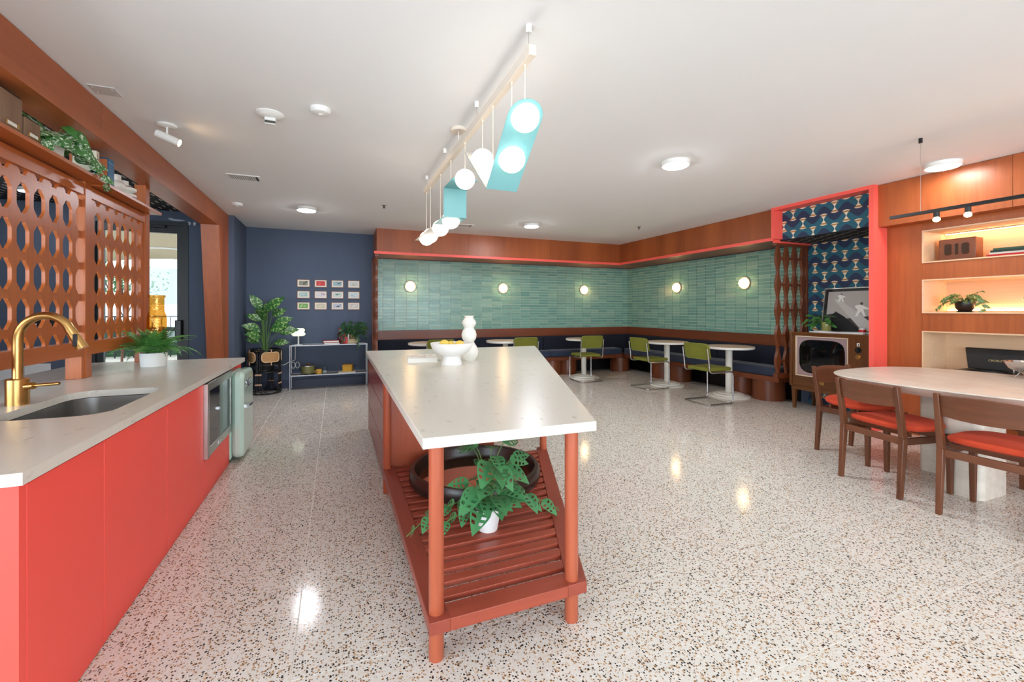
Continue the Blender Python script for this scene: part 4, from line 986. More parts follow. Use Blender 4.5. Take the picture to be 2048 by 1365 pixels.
drum(bq2, 5.48 - 3.1, -.05, .2)
MB().box(-2.43, 2.6, .20, .226, 0, .281).build('kick_board', M['black'], bq2); MB().box(-2.44, 2.33, -.22, .226, .282, .352).build('plinth', M['wooddarkx'], bq2, bevel=.003)
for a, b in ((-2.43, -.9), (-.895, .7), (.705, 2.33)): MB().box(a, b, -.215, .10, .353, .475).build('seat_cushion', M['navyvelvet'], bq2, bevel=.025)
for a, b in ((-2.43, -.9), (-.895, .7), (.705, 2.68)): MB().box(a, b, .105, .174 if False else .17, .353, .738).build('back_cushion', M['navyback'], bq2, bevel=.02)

# ================================================================== CAFE TABLES AND CANTILEVER CHAIRS
def cafe_table():
    t = thing('cafe_table', '', 'table', (0, 0, 0), 0, 'round pedestal tables at the banquette')
    MB().lathe([(.28, 0), (.28, .012), (.27, .02), (.215, .024), (.21, .038), (.2, .043), (.15, .046), (.14, .058), (.05, .062)], 48).build('base', plain('white_enamel', (232, 228, 218), .3), t)
    MB().cyl((0, 0, .06), (0, 0, .693), .046, 28).build('column', bpy.data.materials['white_enamel'], t)
    MB().lathe([(.325, .693), (.335, .698), (.336, .722), (.332, .727), (.318, .727), (.318, .7235)], 56).build('rim', bpy.data.materials['white_enamel'], t)
    MB().lathe([(.3178, .7205), (.3178, .7265)], 48).build('table_top', _stone('tan_table_top', (206, 182, 158), (176, 150, 126), .35), t); return t
T0 = cafe_table()
tabs = [((5.31, 4.655), 'round white pedestal table nearest to the television'), ((5.14, 5.74), 'round white pedestal table between two green chairs on the right'), ((4.27, 6.95), 'round white pedestal table in the corner behind a green chair'), ((2.72, 6.98), 'round white pedestal table seen past the right of the white vase'), ((1.40, 6.98), 'round white pedestal table behind the white bowl')]
for i, ((x, y), lab) in enumerate(tabs):
    t = T0 if i == 0 else copy_tree(T0); t.location = (x, y, 0); t['label'] = lab
def cesca():
    c = thing('cantilever_chair', '', 'chair', (0, 0, 0), 0, 'green cantilever chairs at the cafe tables')
    y = .215
    half = [(-.235, y, .745), (-.205, y, .55), (-.195, y, .43), (.215, y, .43), (.215, y, .012), (-.215, y, .012)]
    pts = half + [(x, -yy, z) for x, yy, z in reversed(half)]
    MB().tube(smooth_path(pts, .05, 5), .0105, 10).build('frame', M['chrome'], c)
    MB().rbox(-.185, .225, -.205, .205, .443, .487, .05).build('seat', M['velvet'], c, bevel=.012)
    vs = []; n = 10
    b = MB()
    poly = []
    for u, v, a0 in ((.165, .065, 0), (-.165, .065, 90), (-.165, -.065, 180), (.165, -.065, 270)): poly += arc(u, v, .04, a0, a0 + 90, 4)
    m = len(poly); f0 = []; f1 = []
    for u, v in poly:
        cx = -.222 - .22 * v - (.06 - 1.5 * u * u) * .45 + .02
        f0.append((cx - .008, u, .705 + v)); f1.append((cx + .03, u, .705 + v))
    b.add(f0 + f1, [tuple(range(m))[::-1], tuple(range(m, 2 * m))] + [(i, (i + 1) % m, m + (i + 1) % m, m + i) for i in range(m)])
    bo = b.build('backrest', M['velvet'], c, bevel=.008)
    MB().tube([f0[i] for i in range(m)], .003, 5, True).build('piping', plain('olive_piping', (150, 150, 70), .8), bo)
    return c
C0 = cesca()
ch = [((4.70, 4.46), 0, 'green velvet chrome chair facing the table nearest to the television'), ((4.71, 5.665), 0, 'green velvet chrome chair facing the second table from the television'), ((4.11, 6.61), PI / 2 - .06, 'green velvet chrome chair with its back to the room near the corner'), ((2.85, 6.62), PI / 2, 'green velvet chair just right of the white vase'), ((1.46, 6.62), PI / 2, 'green velvet chair behind the white pedestal bowl')]
for i, ((x, y), a, lab) in enumerate(ch):
    c = C0 if i == 0 else copy_tree(C0); c.location = (x, y, 0); c.rotation_euler = (0, 0, a); c['label'] = lab

# ================================================================== TELEVISION AND WHAT STANDS ON IT
tv = thing('television', 'vintage wooden console television on legs in the alcove', 'television', (5.43, 3.355, 0))
def B(n, m, x0, x1, y0, y1, z0, z1, par=None, bevel=.003): return MB().box(x0, x1, y0, y1, z0, z1).build(n, M[m] if isinstance(m, str) else m, par or tv, bevel=bevel)
B('top', 'tvwoody', -.012, .445, -.475, .475, .955, .975)
B('side', 'tvwood', 0, .44, .44, .47, .285, .955); B('side', 'tvwood', 0, .44, -.47, -.44, .285, .955)
for k in range(2): MB().cyl((-.004, .463 - k * .016, .29), (-.004, .463 - k * .016, .953), .0075, 8).build('fluting', M['tvwood'], tv)
B('back_panel', 'tvwood', .43, .44, -.44, .44, .29, .955); B('bottom', 'tvwoody', 0, .43, -.44, .44, .285, .30)
B('fascia', 'tvwoody', .004, .02, -.44, .44, .30, .425)
B('upper_rail', 'tvwoody', .004, .02, -.44, .44, .928, .955)
cp = B('control_panel', 'tvwood', .004, .02, -.44, -.215, .425, .928)
B('stile', 'tvwood', .004, .02, .395, .44, .425, .928)
fr = MB().box(-.004, .03, -.215, .395, .918, .928).box(-.004, .03, -.215, .395, .425, .437).box(-.004, .03, .385, .395, .437, .918).box(-.004, .03, -.215, -.205, .437, .918).build('screen_trim', plain('cream_trim', (226, 206, 178), .4), tv, bevel=.002)
B('mask', plain('mauve_mask', (160, 134, 136), .5), .018, .024, -.205, .385, .437, .918)
sc_ = []
for i in range(40):
    t = 2 * PI * i / 40; c_, s_ = math.cos(t), math.sin(t); sc_.append((.092 - .0 + .265 * math.copysign(abs(c_) ** .5, c_), .677 + .21 * math.copysign(abs(s_) ** .5, s_)))
mb = MB(); n = len(sc_); vs = []
for k, (f, x) in enumerate(((1, .018), (1, .012), (.8, .004), (.4, .0), (.02, -.001))):
    vs += [(x, .092 + (u - .092) * f, .677 + (v - .677) * f) for u, v in sc_]
fs = [(k * n + i, k * n + (i + 1) % n, (k + 1) * n + (i + 1) % n, (k + 1) * n + i) for k in range(4) for i in range(n)] + [tuple(range(4 * n, 5 * n))]
mb.add(vs, fs).build('screen', plain('dark_tube_glass', (12, 12, 13), .05), tv)
B('channel_window', 'ceramic', -.001, .004, -.335, -.305, .845, .88, cp); B('channel_print', 'black', -.002, -.001, -.33, -.318, .852, .87, cp)
for z, m, r in ((.80, 'black', .032), (.725, 'brass', .028)):
    MB().tube([(.004, -.32, z), (-.006, -.32, z)], r, 20).tube([(-.006, -.32, z), (-.026, -.32, z)], r * .62, 20).build('knob', M[m], cp)
B('fascia_handle', 'brass', -.002, .004, .05, .17, .345, .38); 
for y in (.43, -.43):
    for x in (.03, .40):
        MB().hexa([(x - .012, y - .014, 0), (x + .016, y - .014, 0), (x + .016, y + .014, 0), (x - .012, y + .014, 0)], [(x - .024, y - .026, .285), (x + .026, y - .026, .285), (x + .026, y + .026, .285), (x - .024, y + .026, .285)]).build('leg', M['tvwood'], tv)
B('apron', 'tvwoody', -.004, .03, -.40, .40, .245, .285)
TT = .9755
tr_ = thing('tray', 'long thin white tray on top of the television', 'tray', (5.58, 3.33, TT)); MB().box(-.07, .07, -.30, .30, 0, .005).build('base', M['matte'], tr_, bevel=.002); MB().box(-.073, -.07, -.30, .30, 0, .012).box(.07, .073, -.30, .30, 0, .012).build('lip', M['matte'], tr_)
tpn = thing('potted_plant', 'small leafy plant in a glass pot on the television', 'plant', (5.58, 3.50, TT + .0055))
MB().box(-.06, .06, -.085, .085, 0, .018).build('stone_base', M['marble'], tpn, bevel=.003)
MB().lathe([(.001, .0185), (.042, .0185), (.05, .03), (.052, .1), (.048, .125), (.045, .125), (.048, .1), (.046, .03), (.001, .024)], 24, (0, -.03, 0), cap=False).build('glass_pot', plain('olive_glass', (150, 150, 88), .12), tpn)
st = MB(); rn = random.Random(51); lt = leaf_mesh('leaf', M['leaf'], .065, .035, 'ovate', .2, .35)
for k in range(40):
    a = rn.uniform(-PI, PI); r = rn.uniform(.03, .15); z = .13 + rn.uniform(-.05, .07); p = Vector((r * math.cos(a) * .6 - .02, r * math.sin(a) + .03, z)); st.tube(bez((0, -.02, .08), (p.x * .4, p.y * .5, .15), p, 5), .0015, 4)
    add_leaf(tpn, lt, p, Vector((math.cos(a), math.sin(a), rn.uniform(-.7, .4))), rn.uniform(.8, 1.3), (-.8, rn.uniform(-.4, .4), .8))
vine(tpn, st, lt, (0, -.02, .08), (-.02, .16, .2), (-.04, .23, .10), 8, .9, .8, rn, (-.8, 0, .6)); st.build('stems', M['green_stem'], tpn)
pp = thing('framed_photograph', 'large black and white photograph of two players on a wooden ramp leaning in the alcove', 'picture', (5.72, 3.25, TT + .003)); PW, PH = .37, .555
MB().box(.0, .012, -PW, PW, 0, PH).build('backing', M['black'], pp, bevel=.001)
MB().box(-.012, 0, -PW, PW, PH - .012, PH).box(-.012, 0, -PW, PW, 0, .012).box(-.012, 0, PW - .01, PW, .012, PH - .012).box(-.012, 0, -PW, -PW + .01, .012, PH - .012).build('frame', M['steel'], pp)
pr0 = MB().box(-.002, 0, -PW + .01, PW - .045, .012, PH - .045).build('print', _stone('photo_sky', (176, 170, 164), (150, 146, 142), .6), pp, smooth=False)
def flat(name, poly, rgb, x, par): return MB().prism(poly, 'x', x - .0006, x).build(name, plain(name + '_tone', rgb, .7), par, smooth=False)
flat('print_ground', [(.325, .012), (-.36, .012), (-.36, .23), (-.1, .20), (.12, .17), (.2, .24), (.325, .22)], (66, 64, 62), -.002, pr0)
flat('print_shade', [(.28, .012), (-.1, .012), (.12, .2), (.22, .26), (.27, .2)], (24, 24, 25), -.0027, pr0)
flat('print_ramp', [(.25, .405), (.20, .42), (-.28, .05), (-.10, .02)], (196, 192, 186), -.0034, pr0); flat('print_ramp', [(-.36, .24), (-.2, .235), (-.36, .10)], (150, 146, 140), -.0034, pr0)
for u, v, s_ in ((.17, .38, .7), (-.06, .20, 1.15)):
    flat('print_player', [(u - .05 * s_, v), (u - .03 * s_, v), (u, v + .055 * s_), (u + .03 * s_, v), (u + .05 * s_, v), (u + .03 * s_, v + .07 * s_), (u + .06 * s_, v + .10 * s_), (u + .055 * s_, v + .115 * s_), (u + .01 * s_, v + .125 * s_), (u - .07 * s_, v + .085 * s_), (u - .065 * s_, v + .075 * s_), (u - .02 * s_, v + .075 * s_)], (236, 234, 228), -.0041, pr0)
    flat('print_head', arc(u + .0 * s_, v + .135 * s_, .014 * s_, 0, 330, 10), (70, 66, 62), -.0041, pr0)
pp.rotation_euler = (0, math.radians(9), 0)
cu = mug((5.57, 3.07, TT + .0055), .034, .062, (232, 226, 220), 'small white cup with a red band on the television', 0, 'cup')
MB().lathe([(.0352, .018), (.0352, .046)], 28, cap=False).build('red_band', plain('red_band_glaze', (200, 34, 40), .3), cu)

# ================================================================== DINING TABLE AND CHAIRS
dt = thing('dining_table', 'thick rounded cream marble dining table on block pedestals', 'table', (4.22, 1.64, 0))
def sup(a, b, n, m=72):
    out = []
    for i in range(m):
        t = 2 * PI * i / m; c_, s_ = math.cos(t), math.sin(t); out.append((a * math.copysign(abs(c_) ** (2 / n), c_), b * math.copysign(abs(s_) ** (2 / n), s_)))
    return out
vs = []; nn = 72
for (sc2, z) in ((.80, .670), (.84, .674), (.97, .722), (1.0, .738), (.996, .744), (.98, .7465)): vs += [(x * sc2, y * sc2, z) for x, y in sup(.68, .735, 2.9)]
MB().add(vs, [(k * nn + i, k * nn + (i + 1) % nn, (k + 1) * nn + (i + 1) % nn, (k + 1) * nn + i) for k in range(5) for i in range(nn)] + [tuple(range(nn))[::-1], tuple(range(5 * nn, 6 * nn))]).build('table_top', M['marble'], dt)
MB().rbox(-.32, .03, -.185, .03, 0, .669, .05).build('pedestal', M['marble'], dt); MB().rbox(.035, .39, .09, .32, 0, .669, .05).build('pedestal', M['marble'], dt)
def dining_chair():
    c = thing('dining_chair', '', 'chair', (0, 0, 0), 0, 'walnut dining chairs'); w_ = .205
    for y in (-w_, w_):
        MB().hexa([(-.235, y - .013, 0), (-.205, y - .013, 0), (-.205, y + .013, 0), (-.235, y + .013, 0)], [(-.212, y - .017, .40), (-.172, y - .017, .40), (-.172, y + .017, .40), (-.212, y + .017, .40)]).hexa([(-.212, y - .017, .40), (-.172, y - .017, .40), (-.172, y + .017, .40), (-.212, y + .017, .40)], [(-.262, y - .013, .745), (-.232, y - .013, .745), (-.232, y + .013, .745), (-.262, y + .013, .745)]).build('back_leg', M['walnut'], c, bevel=.003)
        MB().hexa([(.195, y - .013, 0), (.223, y - .013, 0), (.223, y + .013, 0), (.195, y + .013, 0)], [(.190, y - .018, .405), (.226, y - .018, .405), (.226, y + .018, .405), (.190, y + .018, .405)]).build('front_leg', M['walnut'], c, bevel=.003)
        MB().box(-.178, .192, y - .011, y + .011, .355, .40).build('side_rail', M['walnutx'], c, bevel=.003)
    for x in (-.192, .207): MB().box(x - .011, x + .011, -.19, .19, .355, .40).build('cross_rail', M['walnuty'], c, bevel=.003)
    for x in (-.11, .12): MB().box(x - .01, x + .01, -.19, .19, .40, .428).build('seat_bearer', M['walnuty'], c)
    n = 44; vs = []; ring = sup(.235, .225, 3.0, n)
    for f, z in ((.80, .425), (.97, .436), (1.0, .452), (.96, .468), (.80, .480), (.4, .486)): vs += [(x * f + .02, y * f, z + .02 * (x * f / .235) ** 2 * (1 if x < 0 else .4)) for x, y in ring]
    MB().add(vs, [(k * n + i, k * n + (i + 1) % n, (k + 1) * n + (i + 1) % n, (k + 1) * n + i) for k in range(5) for i in range(n)] + [tuple(range(n))[::-1], tuple(range(5 * n, 6 * n))]).build('seat_cushion', M['orange'], c)
    m = 9; f = []
    for k in range(m):
        u = -1 + 2 * k / (m - 1); y = u * .192; x = -.228 - .032 * (1 - u * u); hh = .062 + .012 * (1 - u * u)
        f.append([(x - .011 + .012, y, .67 - hh), (x + .008 + .012, y, .67 - hh), (x + .008 - .01, y, .67 + hh), (x - .011 - .01, y, .67 + hh)])
    vs = [p for r_ in f for p in r_]; fs = [(0, 1, 2, 3), tuple(range(4 * m - 4, 4 * m))[::-1]]
    for k in range(m - 1):
        for i in range(4): j = (i + 1) % 4; fs.append((k * 4 + i, k * 4 + j, (k + 1) * 4 + j, (k + 1) * 4 + i))
    MB().add(vs, fs).build('backrest', M['walnuty'], c, bevel=.003); return c
D0 = dining_chair()
dch = [((3.705, 1.845), -10.5, 'walnut chair with orange seat at the middle of the marble table side'), ((3.648, 1.272), 1.5, 'walnut chair with orange seat nearest to the right picture edge'), ((4.175, 2.325), -96, 'walnut chair with orange seat at the far end of the marble table'), ((4.65, 1.25), 180, 'walnut chair on the wall side of the marble table, only a leg showing')]
for i, ((x, y), a, lab) in enumerate(dch):
    c = D0 if i == 0 else copy_tree(D0); c.location = (x, y, 0); c.rotation_euler = (0, 0, math.radians(a)); c['label'] = lab
cbw = thing('chrome_bowl', 'polished chrome bowl on a wire foot at the wall side of the marble table', 'bowl', (4.785, 1.55, .747))
MB().lathe([(.001, .036), (.05, .042), (.09, .065), (.112, .10), (.118, .118), (.113, .118), (.105, .098), (.085, .072), (.045, .05), (.001, .044)], 36, cap=False).build('dish', M['chrome'], cbw)
for k in range(3):
    a = k * 2 * PI / 3 + .5; MB().tube(bez((.04 * math.cos(a), .04 * math.sin(a), .042), (.05 * math.cos(a), .05 * math.sin(a), .02), (.075 * math.cos(a), .075 * math.sin(a), .003), 5), .003, 6).build('foot', M['chrome'], cbw)

# ================================================================== THINGS IN THE LIT NICHES
rd = thing('vintage_radio', 'brown wooden vintage radio in the top niche', 'radio', (5.60, 2.245, NZ[2][0] + .0125), 0)
MB().box(-.07, .07, -.135, .135, 0, .215).build('case', wood('radio_case', (150, 86, 52), (110, 58, 34), 'y', .35), rd, bevel=.008)
mgr = plain('dark_grille', (70, 48, 34), .8)
for y0, y1 in ((.035, .09), (-.012, .012), (-.09, -.035)):
    poly = []
    r_ = min(.02, (y1 - y0) / 2 - .001)
    for cy_, cz_, a0 in ((y1 - r_, .165 - r_, 0), (y0 + r_, .165 - r_, 90), (y0 + r_, .06 + r_, 180), (y1 - r_, .06 + r_, 270)): poly += arc(cy_, cz_, r_, a0, a0 + 90, 4)
    g = MB().prism(poly, 'x', -.0725, -.0703).build('grille', mgr, rd, smooth=False)
    MB().tube([(-.0725, u, v) for u, v in poly], .003, 5, True).build('grille_edge', M['walnut'], g)
zz = NZ[2][0] + .0125
for k, (h, rgb, L, lab) in enumerate(((.026, (196, 36, 44), .27, 'red book at the bottom of the stack in the top niche'), (.016, (220, 214, 204), .25, 'cream book second in the stack in the top niche'), (.020, (28, 60, 52), .245, 'dark green book third in the stack in the top niche'), (.016, (46, 84, 62), .23, 'thin green book on top of the stack in the top niche'))):
    book('book', (5.57, 1.885 - .006 * k, zz), .18, L, h, rgb, lab, math.radians((-2, 3, 0, 4)[k]), 'book', 'books stacked in the top niche'); zz += h + .0004
npz = NZ[1][0] + .0125
npl = thing('potted_plant', 'trailing variegated plant in a round black pot in the middle niche', 'plant', (5.58, 2.205, npz))
MB().lathe([(.001, 0), (.055, 0), (.058, .006), (.046, .010), (.066, .04), (.072, .085), (.070, .105), (.066, .105), (.066, .085), (.001, .08)], 32, cap=False).build('pot', M['black'], npl)
MB().lathe([(.0655, .0845), (.0655, .089)], 20).build('soil', M['soil'], npl)
lv_ = leaf_mesh('leaf', _leaf('variegated_leaf', (58, 100, 52), (110, 146, 84), (206, 206, 150), 34, .56), .075, .042, 'heart', .2, .35); st = MB(); rn = random.Random(61)
for k in range(24):
    a = rn.uniform(-PI, PI); r = rn.uniform(.03, .12); z = .13 + rn.uniform(-.03, .05); p = Vector((r * math.cos(a) * .7 - .02, r * math.sin(a), z)); st.tube(bez((0, 0, .09), (p.x * .4, p.y * .5, .16), p, 5), .0015, 4)
    add_leaf(npl, lv_, p, Vector((math.cos(a), math.sin(a), rn.uniform(-.6, .2))), rn.uniform(.8, 1.2), (-.8, rn.uniform(-.4, .4), .8))
vine(npl, st, lv_, (0, 0, .09), (-.05, .12, .16), (-.08, .185, .012), 7, .9, .7, rn, (-1, 0, .4)); vine(npl, st, lv_, (0, 0, .09), (-.05, -.12, .17), (-.12, -.19, .0), 7, .9, .8, rn, (-1, 0, .4)); vine(npl, st, lv_, (0, 0, .09), (0, -.06, .2), (-.01, -.13, .19), 4, .6, .5, rn, (-1, 0, .5)); st.build('stems', M['green_stem'], npl)
sdz = thing('chrome_dish', 'small polished chrome dish on stems at the edge of the middle niche', 'dish', (5.56, 1.755, npz))
MB().lathe([(.001, .10), (.04, .104), (.07, .118), (.072, .124), (.04, .112), (.001, .108)], 28, cap=False).build('dish', M['chrome'], sdz); MB().cyl((0, 0, .004), (0, 0, .101), .005, 8).build('stem', M['chrome'], sdz); MB().lathe([(.035, 0), (.035, .004)], 20).build('foot', M['chrome'], sdz)
rpz = NZ[0][0] + .0125
rcp = thing('record_player', 'black suitcase record player with open lid in the lower niche', 'record player', (5.56, 2.05, rpz))
MB().box(-.13, .13, -.19, .19, 0, .075).build('base', M['black'], rcp, bevel=.008); MB().lathe([(.105, .0755), (.105, .083)], 36).build('platter', M['blackmetal'], rcp)
vs = [(.118, -.175, .077), (.145, -.175, .077), (.145, .175, .077), (.118, .175, .077)]; vt = [(.148, -.205, .275), (.195, -.205, .275), (.195, .205, .275), (.148, .205, .275)]
ld_ = MB().hexa(vs, vt).build('lid', plain('black_leatherette', (22, 19, 18), .45), rcp, bevel=.008)
text('lettering', 'CROSLEY', .026, plain('gold_foil', (214, 190, 130), .4), ld_, frame_matrix((.128, -.02, .165), (0, -1, 0), (.03, 0, .198)), .0006)
MB().cyl((.10, -.14, .0755), (.10, -.14, .11), .006, 8).build('lid_stay', M['chrome'], rcp)

# ================================================================== WALL SCONCES
def sconce():
    s_ = thing('wall_sconce', '', 'lamp', (0, 0, 0), 0, 'round sconces on the green tiles')
    MB().tube([(0, 0, 0), (0, -.022, 0)], .092, 36).build('back_plate', plain('pink_sconce_ring', (232, 168, 148), .45), s_)
    prof = [(.060, .0), (.066, .02), (.062, .045), (.04, .062), (.001, .067)]; vs = []; n = 32
    for r, h in prof: vs += [(r * math.cos(2 * PI * i / n), -.0222 - h, r * math.sin(2 * PI * i / n)) for i in range(n)]
    MB().add(vs, [(k * n + i, k * n + (i + 1) % n, (k + 1) * n + (i + 1) % n, (k + 1) * n + i) for k in range(4) for i in range(n)] + [tuple(range(n))]).build('glass', M['sconce'], s_); return s_
S0 = sconce()
for i, (x, y, a, lab) in enumerate(((1.222, 7.786, 0, 'round glowing sconce at the left of the back tiles'), (2.979, 7.786, 0, 'round glowing sconce at the middle of the back tiles'), (4.778, 7.786, 0, 'round glowing sconce at the right of the back tiles'), (5.896, 6.305, -PI / 2, 'round glowing sconce nearer the corner on the right tiles'), (5.896, 4.868, -PI / 2, 'round glowing sconce nearer the television on the right tiles'))):
    s_ = S0 if i == 0 else copy_tree(S0); s_.location = (x, y, 1.672); s_.rotation_euler = (0, 0, a); s_['label'] = lab

# ================================================================== PENDANT
pd = thing('linear_pendant', 'long cream pendant bar hung with folded teal plates and glowing globes', 'lamp', (.815, 3.0, ZC))
def D(y, z): return (0, y - 3.0, z - ZC)
MB().box(-.018, .018, 1.757 - 3, 4.25 - 3, 2.392 - ZC, 2.440 - ZC).build('bar', M['cream'], pd, bevel=.002)
for y in (1.80, 2.585, 3.432, 4.19):
    MB().lathe([(.012, -.035), (.014, -.03), (.014, 0)], 14, D(y, ZC - .0)).build('anchor', M['white'], pd); MB().cyl(D(y, ZC - .035), D(y, 2.440), .0012, 5).build('wire', M['steel'], pd)
MB().lathe([(.055, -.022), (.058, -.018), (.058, 0)], 28, D(3.017, ZC)).build('canopy', M['cream'], pd); MB().cyl(D(3.017, ZC - .022), D(3.017, 2.44), .003, 6).build('feed_cable', M['white'], pd)
GL = [(1.842, 2.148), (2.007, 2.007), (2.284, 2.003), (2.471, 2.149), (2.851, 2.142), (3.237, 1.94), (3.595, 1.94), (4.009, 1.943), (4.20, 1.946)]
gm = MB().ball((0, 0, 0), .0675, 28).mesh('globe', M['globe'])
for y, z in GL:
    link('globe', gm, pd, D(y, z)); MB().cyl(D(y, 2.392), D(y, z + .067), .0028, 6).lathe([(.007, -.012), (.007, 0)], 10, D(y, 2.392)).build('cord', M['cream'], pd)
PWD = .086
def plate(name, pts, round_start=False, mats=None):
    """plate running through (y,z) points; two faces may differ in colour"""
    y0, z0 = pts[0]; y1, z1 = pts[-1]; d = Vector((0, y1 - y0, z1 - z0)); L = d.length; d.normalize(); nrm = Vector((1, 0, 0)).cross(d)
    poly = []
    if round_start: poly += [(PWD * math.cos(a), PWD - PWD * math.sin(a)) for a in [PI * i / 16 for i in range(17)]][::-1]
    else: poly += [(-PWD, 0), (PWD, 0)]
    poly += [(PWD, L), (-PWD, L)]
    b0 = Vector(D(y0, z0)); mb = MB(); n = len(poly)
    A_ = [b0 + Vector((u, 0, 0)) + d * v - nrm * .0015 for u, v in poly]; B_ = [b0 + Vector((u, 0, 0)) + d * v + nrm * .0015 for u, v in poly]
    mb.cm = 0; mb.add(A_, [tuple(range(n))]); mb.cm = 1; mb.add(B_, [tuple(range(n))[::-1]]); mb.cm = 0
    mb.add(A_ + B_, [(i, (i + 1) % n, n + (i + 1) % n, n + i) for i in range(n)])
    return mb.build(name, mats, pd, smooth=False)
tl, wm = M['teal'], plain('pale_plate', (206, 200, 190), .45)
plate('plate', [(1.842 - .066, 2.148 + .056), (2.15, 1.888)], True, [tl, wm])
plate('plate', [(2.151, 1.889), (2.56, 2.218)], False, [tl, wm])
plate('plate', [(2.84, 2.142), (3.108, 2.144)], False, [tl, tl]); plate('plate', [(3.11, 2.143), (3.118, 1.937)], False, [tl, tl])
plate('plate', [(3.12, 1.938), (3.44, 1.940)], False, [tl, wm]); plate('plate', [(3.59, 1.94), (4.34, 1.945)], False, [wm, wm])

# ================================================================== CEILING FITTINGS
for i, (x, y, r, lab) in enumerate(((-.343, 6.069, .118, 'round flush ceiling light above the framed photos'), (2.741, 5.951, .118, 'round flush ceiling light in front of the back soffit'), (2.755, 2.971, .118, 'round flush ceiling light right of the teal pendant plate'), (4.97, 2.11, .125, 'round flush ceiling light close to the wooden fascia'), (-3.05, 6.2, .06, 'round flush ceiling light seen through the fretwork screen'))):
    l = thing('ceiling_light', lab, 'light', (x, y, ZC), 0, 'round flush ceiling lights')
    MB().lathe([(r, 0), (r, -.03), (r * .96, -.036), (r * .9, -.036)], 40).build('housing', M['white'], l); MB().lathe([(r * .88, -.0365), (r * .86, -.042), (r * .5, -.045), (.001, -.046)], 40).build('diffuser', M['led_soft' if x > 4.5 else 'led'], l)
sm_ = thing('smoke_alarm', 'white smoke alarm with protruding chamber on the ceiling', 'alarm', (-.403, 3.257, ZC))
MB().lathe([(.085, 0), (.085, -.006), (.07, -.02), (.04, -.028), (.001, -.028)], 36, cap=False).build('base', M['white'], sm_)
MB().box(-.03, .035, -.022, .022, -.05, -.0285).build('chamber', M['white'], sm_, bevel=.004); MB().box(-.028, .033, -.02, .02, -.066, -.051).build('grille', plain('alarm_mesh', (70, 66, 62), .5), sm_); MB().box(-.03, .035, -.022, .022, -.074, -.0665).build('cap', M['white'], sm_, bevel=.003)
for x, y, r, lab in ((-.091, 3.053, .063, 'small white domed detector beside the smoke alarm'), (-1.111, 6.132, .06, 'small white domed detector near the navy corner')):
    l = thing('ceiling_detector', lab, 'detector', (x, y, ZC)); MB().lathe([(r, 0), (r, -.014), (r * .86, -.03), (r * .45, -.036), (.001, -.036)], 32, cap=False).build('dome', M['white'], l); MB().lathe([(r * .2, -.0362), (r * .2, -.042)], 14).build('sensor', M['white'], l)
spt = thing('ceiling_spotlight', 'white adjustable cylinder spotlight below the timber beam', 'light', (-1.095, 3.722, ZC))
MB().lathe([(.058, 0), (.058, -.012), (.05, -.016), (.001, -.016)], 32, cap=False).build('canopy', M['white'], spt); MB().cyl((0, 0, -.0165), (0, 0, -.075), .007, 10).build('stem', M['white'], spt)
MB().tube([(-.06, .0, -.066), (.072, 0, -.118)], .027, 24).build('cylinder', M['white'], spt)
d_ = Vector((.132, 0, -.052)).normalized(); e_ = Vector((.072, 0, -.118)); MB().tube([e_ + d_ * .0005, e_ + d_ * .002], .022, 20).build('lens', M['bulb'], spt)
sl_ = bpy.data.lights.new('spot_beam', 'SPOT'); sl_.energy = 18; sl_.color = (1, .82, .62); sl_.spot_size = 1.0; sl_.shadow_soft_size = .02
so_ = bpy.data.objects.new('spot_beam', sl_); COL.objects.link(so_); so_.parent = spt; so_.matrix_basis = Matrix.Translation(e_ + d_ * .01) @ d_.to_track_quat('-Z', 'Y').to_matrix().to_4x4()
cp_ = thing('ceiling_cover_plate', 'blank square metal cover plate on the ceiling by the beam', 'plate', (-1.262, 3.27, ZC)); MB().box(-.062, .062, -.055, .06, -.006, 0).build('plate', plain('cover_plate_paint', (206, 204, 202), .6), cp_, bevel=.001)
for sx in (-.045, .045):
    for sy in (-.03, .035): MB().lathe([(.004, -.0075), (.004, -.0061)], 8, (sx, sy, 0)).build('screw', M['white'], cp_)
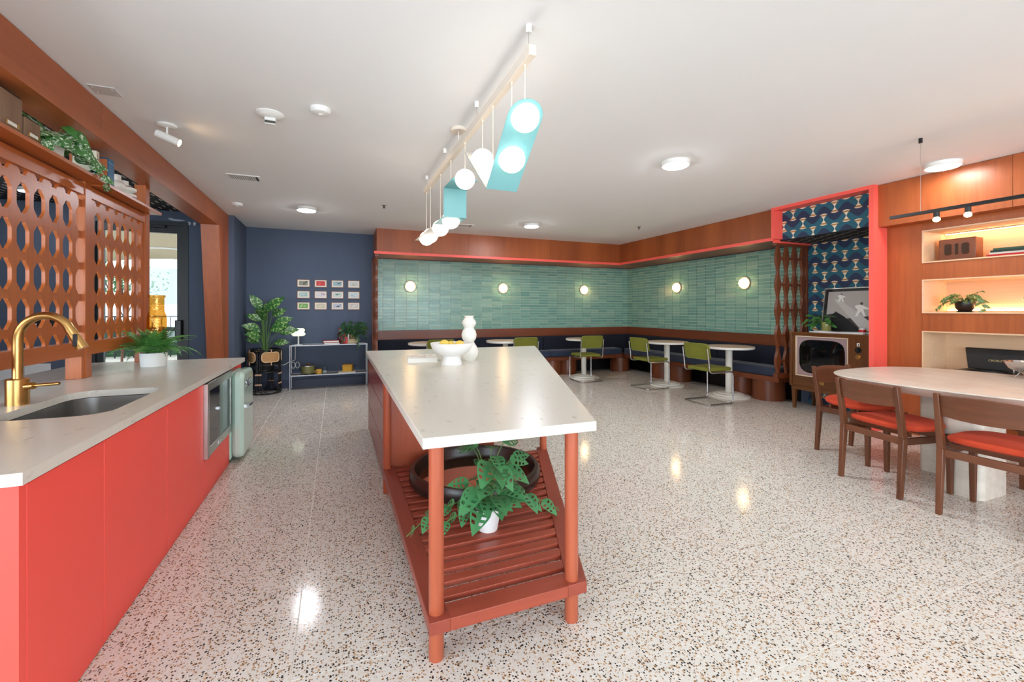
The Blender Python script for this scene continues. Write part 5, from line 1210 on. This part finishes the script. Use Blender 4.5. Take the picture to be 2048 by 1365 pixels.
def vent(x, y, lx, ly, lab):
    v = thing('ceiling_vent', lab, 'vent', (x, y, ZC)); hx, hy = lx / 2, ly / 2
    MB().box(-hx, hx, -hy, -hy + .02, -.008, 0).box(-hx, hx, hy - .02, hy, -.008, 0).box(-hx, -hx + .02, -hy + .02, hy - .02, -.008, 0).box(hx - .02, hx, -hy + .02, hy - .02, -.008, 0).build('frame', M['white'], v)
    MB().box(-hx + .02, hx - .02, -hy + .02, hy - .02, -.001, 0).build('backing', M['blackmetal'], v); k = int((lx - .05) / .018)
    for i in range(k): MB().box(-hx + .027 + i * .018, -hx + .038 + i * .018, -hy + .02, hy - .02, -.007, -.002).build('blade', M['white'], v)
vent(-.825, 4.915, .28, .205, 'white louvred ceiling vent above the bar end'); vent(1.80, 6.42, .30, .21, 'white louvred ceiling vent behind the pendant globes')
for x, y, lab in ((.553, 5.563, 'small chrome sprinkler head left of the far pendant cord'), (4.373, 5.498, 'small chrome sprinkler head above the green tiles')):
    l = thing('sprinkler_head', lab, 'sprinkler', (x, y, ZC)); MB().lathe([(.03, 0), (.03, -.004), (.001, -.005)], 20, cap=False).build('escutcheon', M['chrome'], l); MB().lathe([(.008, -.0055), (.008, -.03)], 10).build('body', M['blackmetal'], l); MB().lathe([(.018, -.0305), (.018, -.034)], 14).build('deflector', M['blackmetal'], l)
# black track light in front of the wooden wall
tk = thing('track_light', 'black suspended track with bare glowing bulbs in front of the wooden wall', 'lamp', (4.094, 1.3, 1.985))
MB().box(-.012, .012, -1.2, .76, -.012, .012).build('track', M['black'], tk, bevel=.001)
for y in (.567, -1.0): MB().lathe([(.012, .530), (.012, .565)], 12, (0, y, 0)).build('anchor', M['black'], tk); MB().cyl((0, y, .012), (0, y, .530), .0016, 5).build('wire', M['steel'], tk)
for y in (.473, .302, -.3, -.5):
    sk_ = MB().cyl((0, y, -.0125), (0, y, -.05), .017, 14).build('lamp_holder', M['black'], tk); MB().ball((0, y, -.066), .021, 16, .85).build('bulb', M['bulb'], sk_)
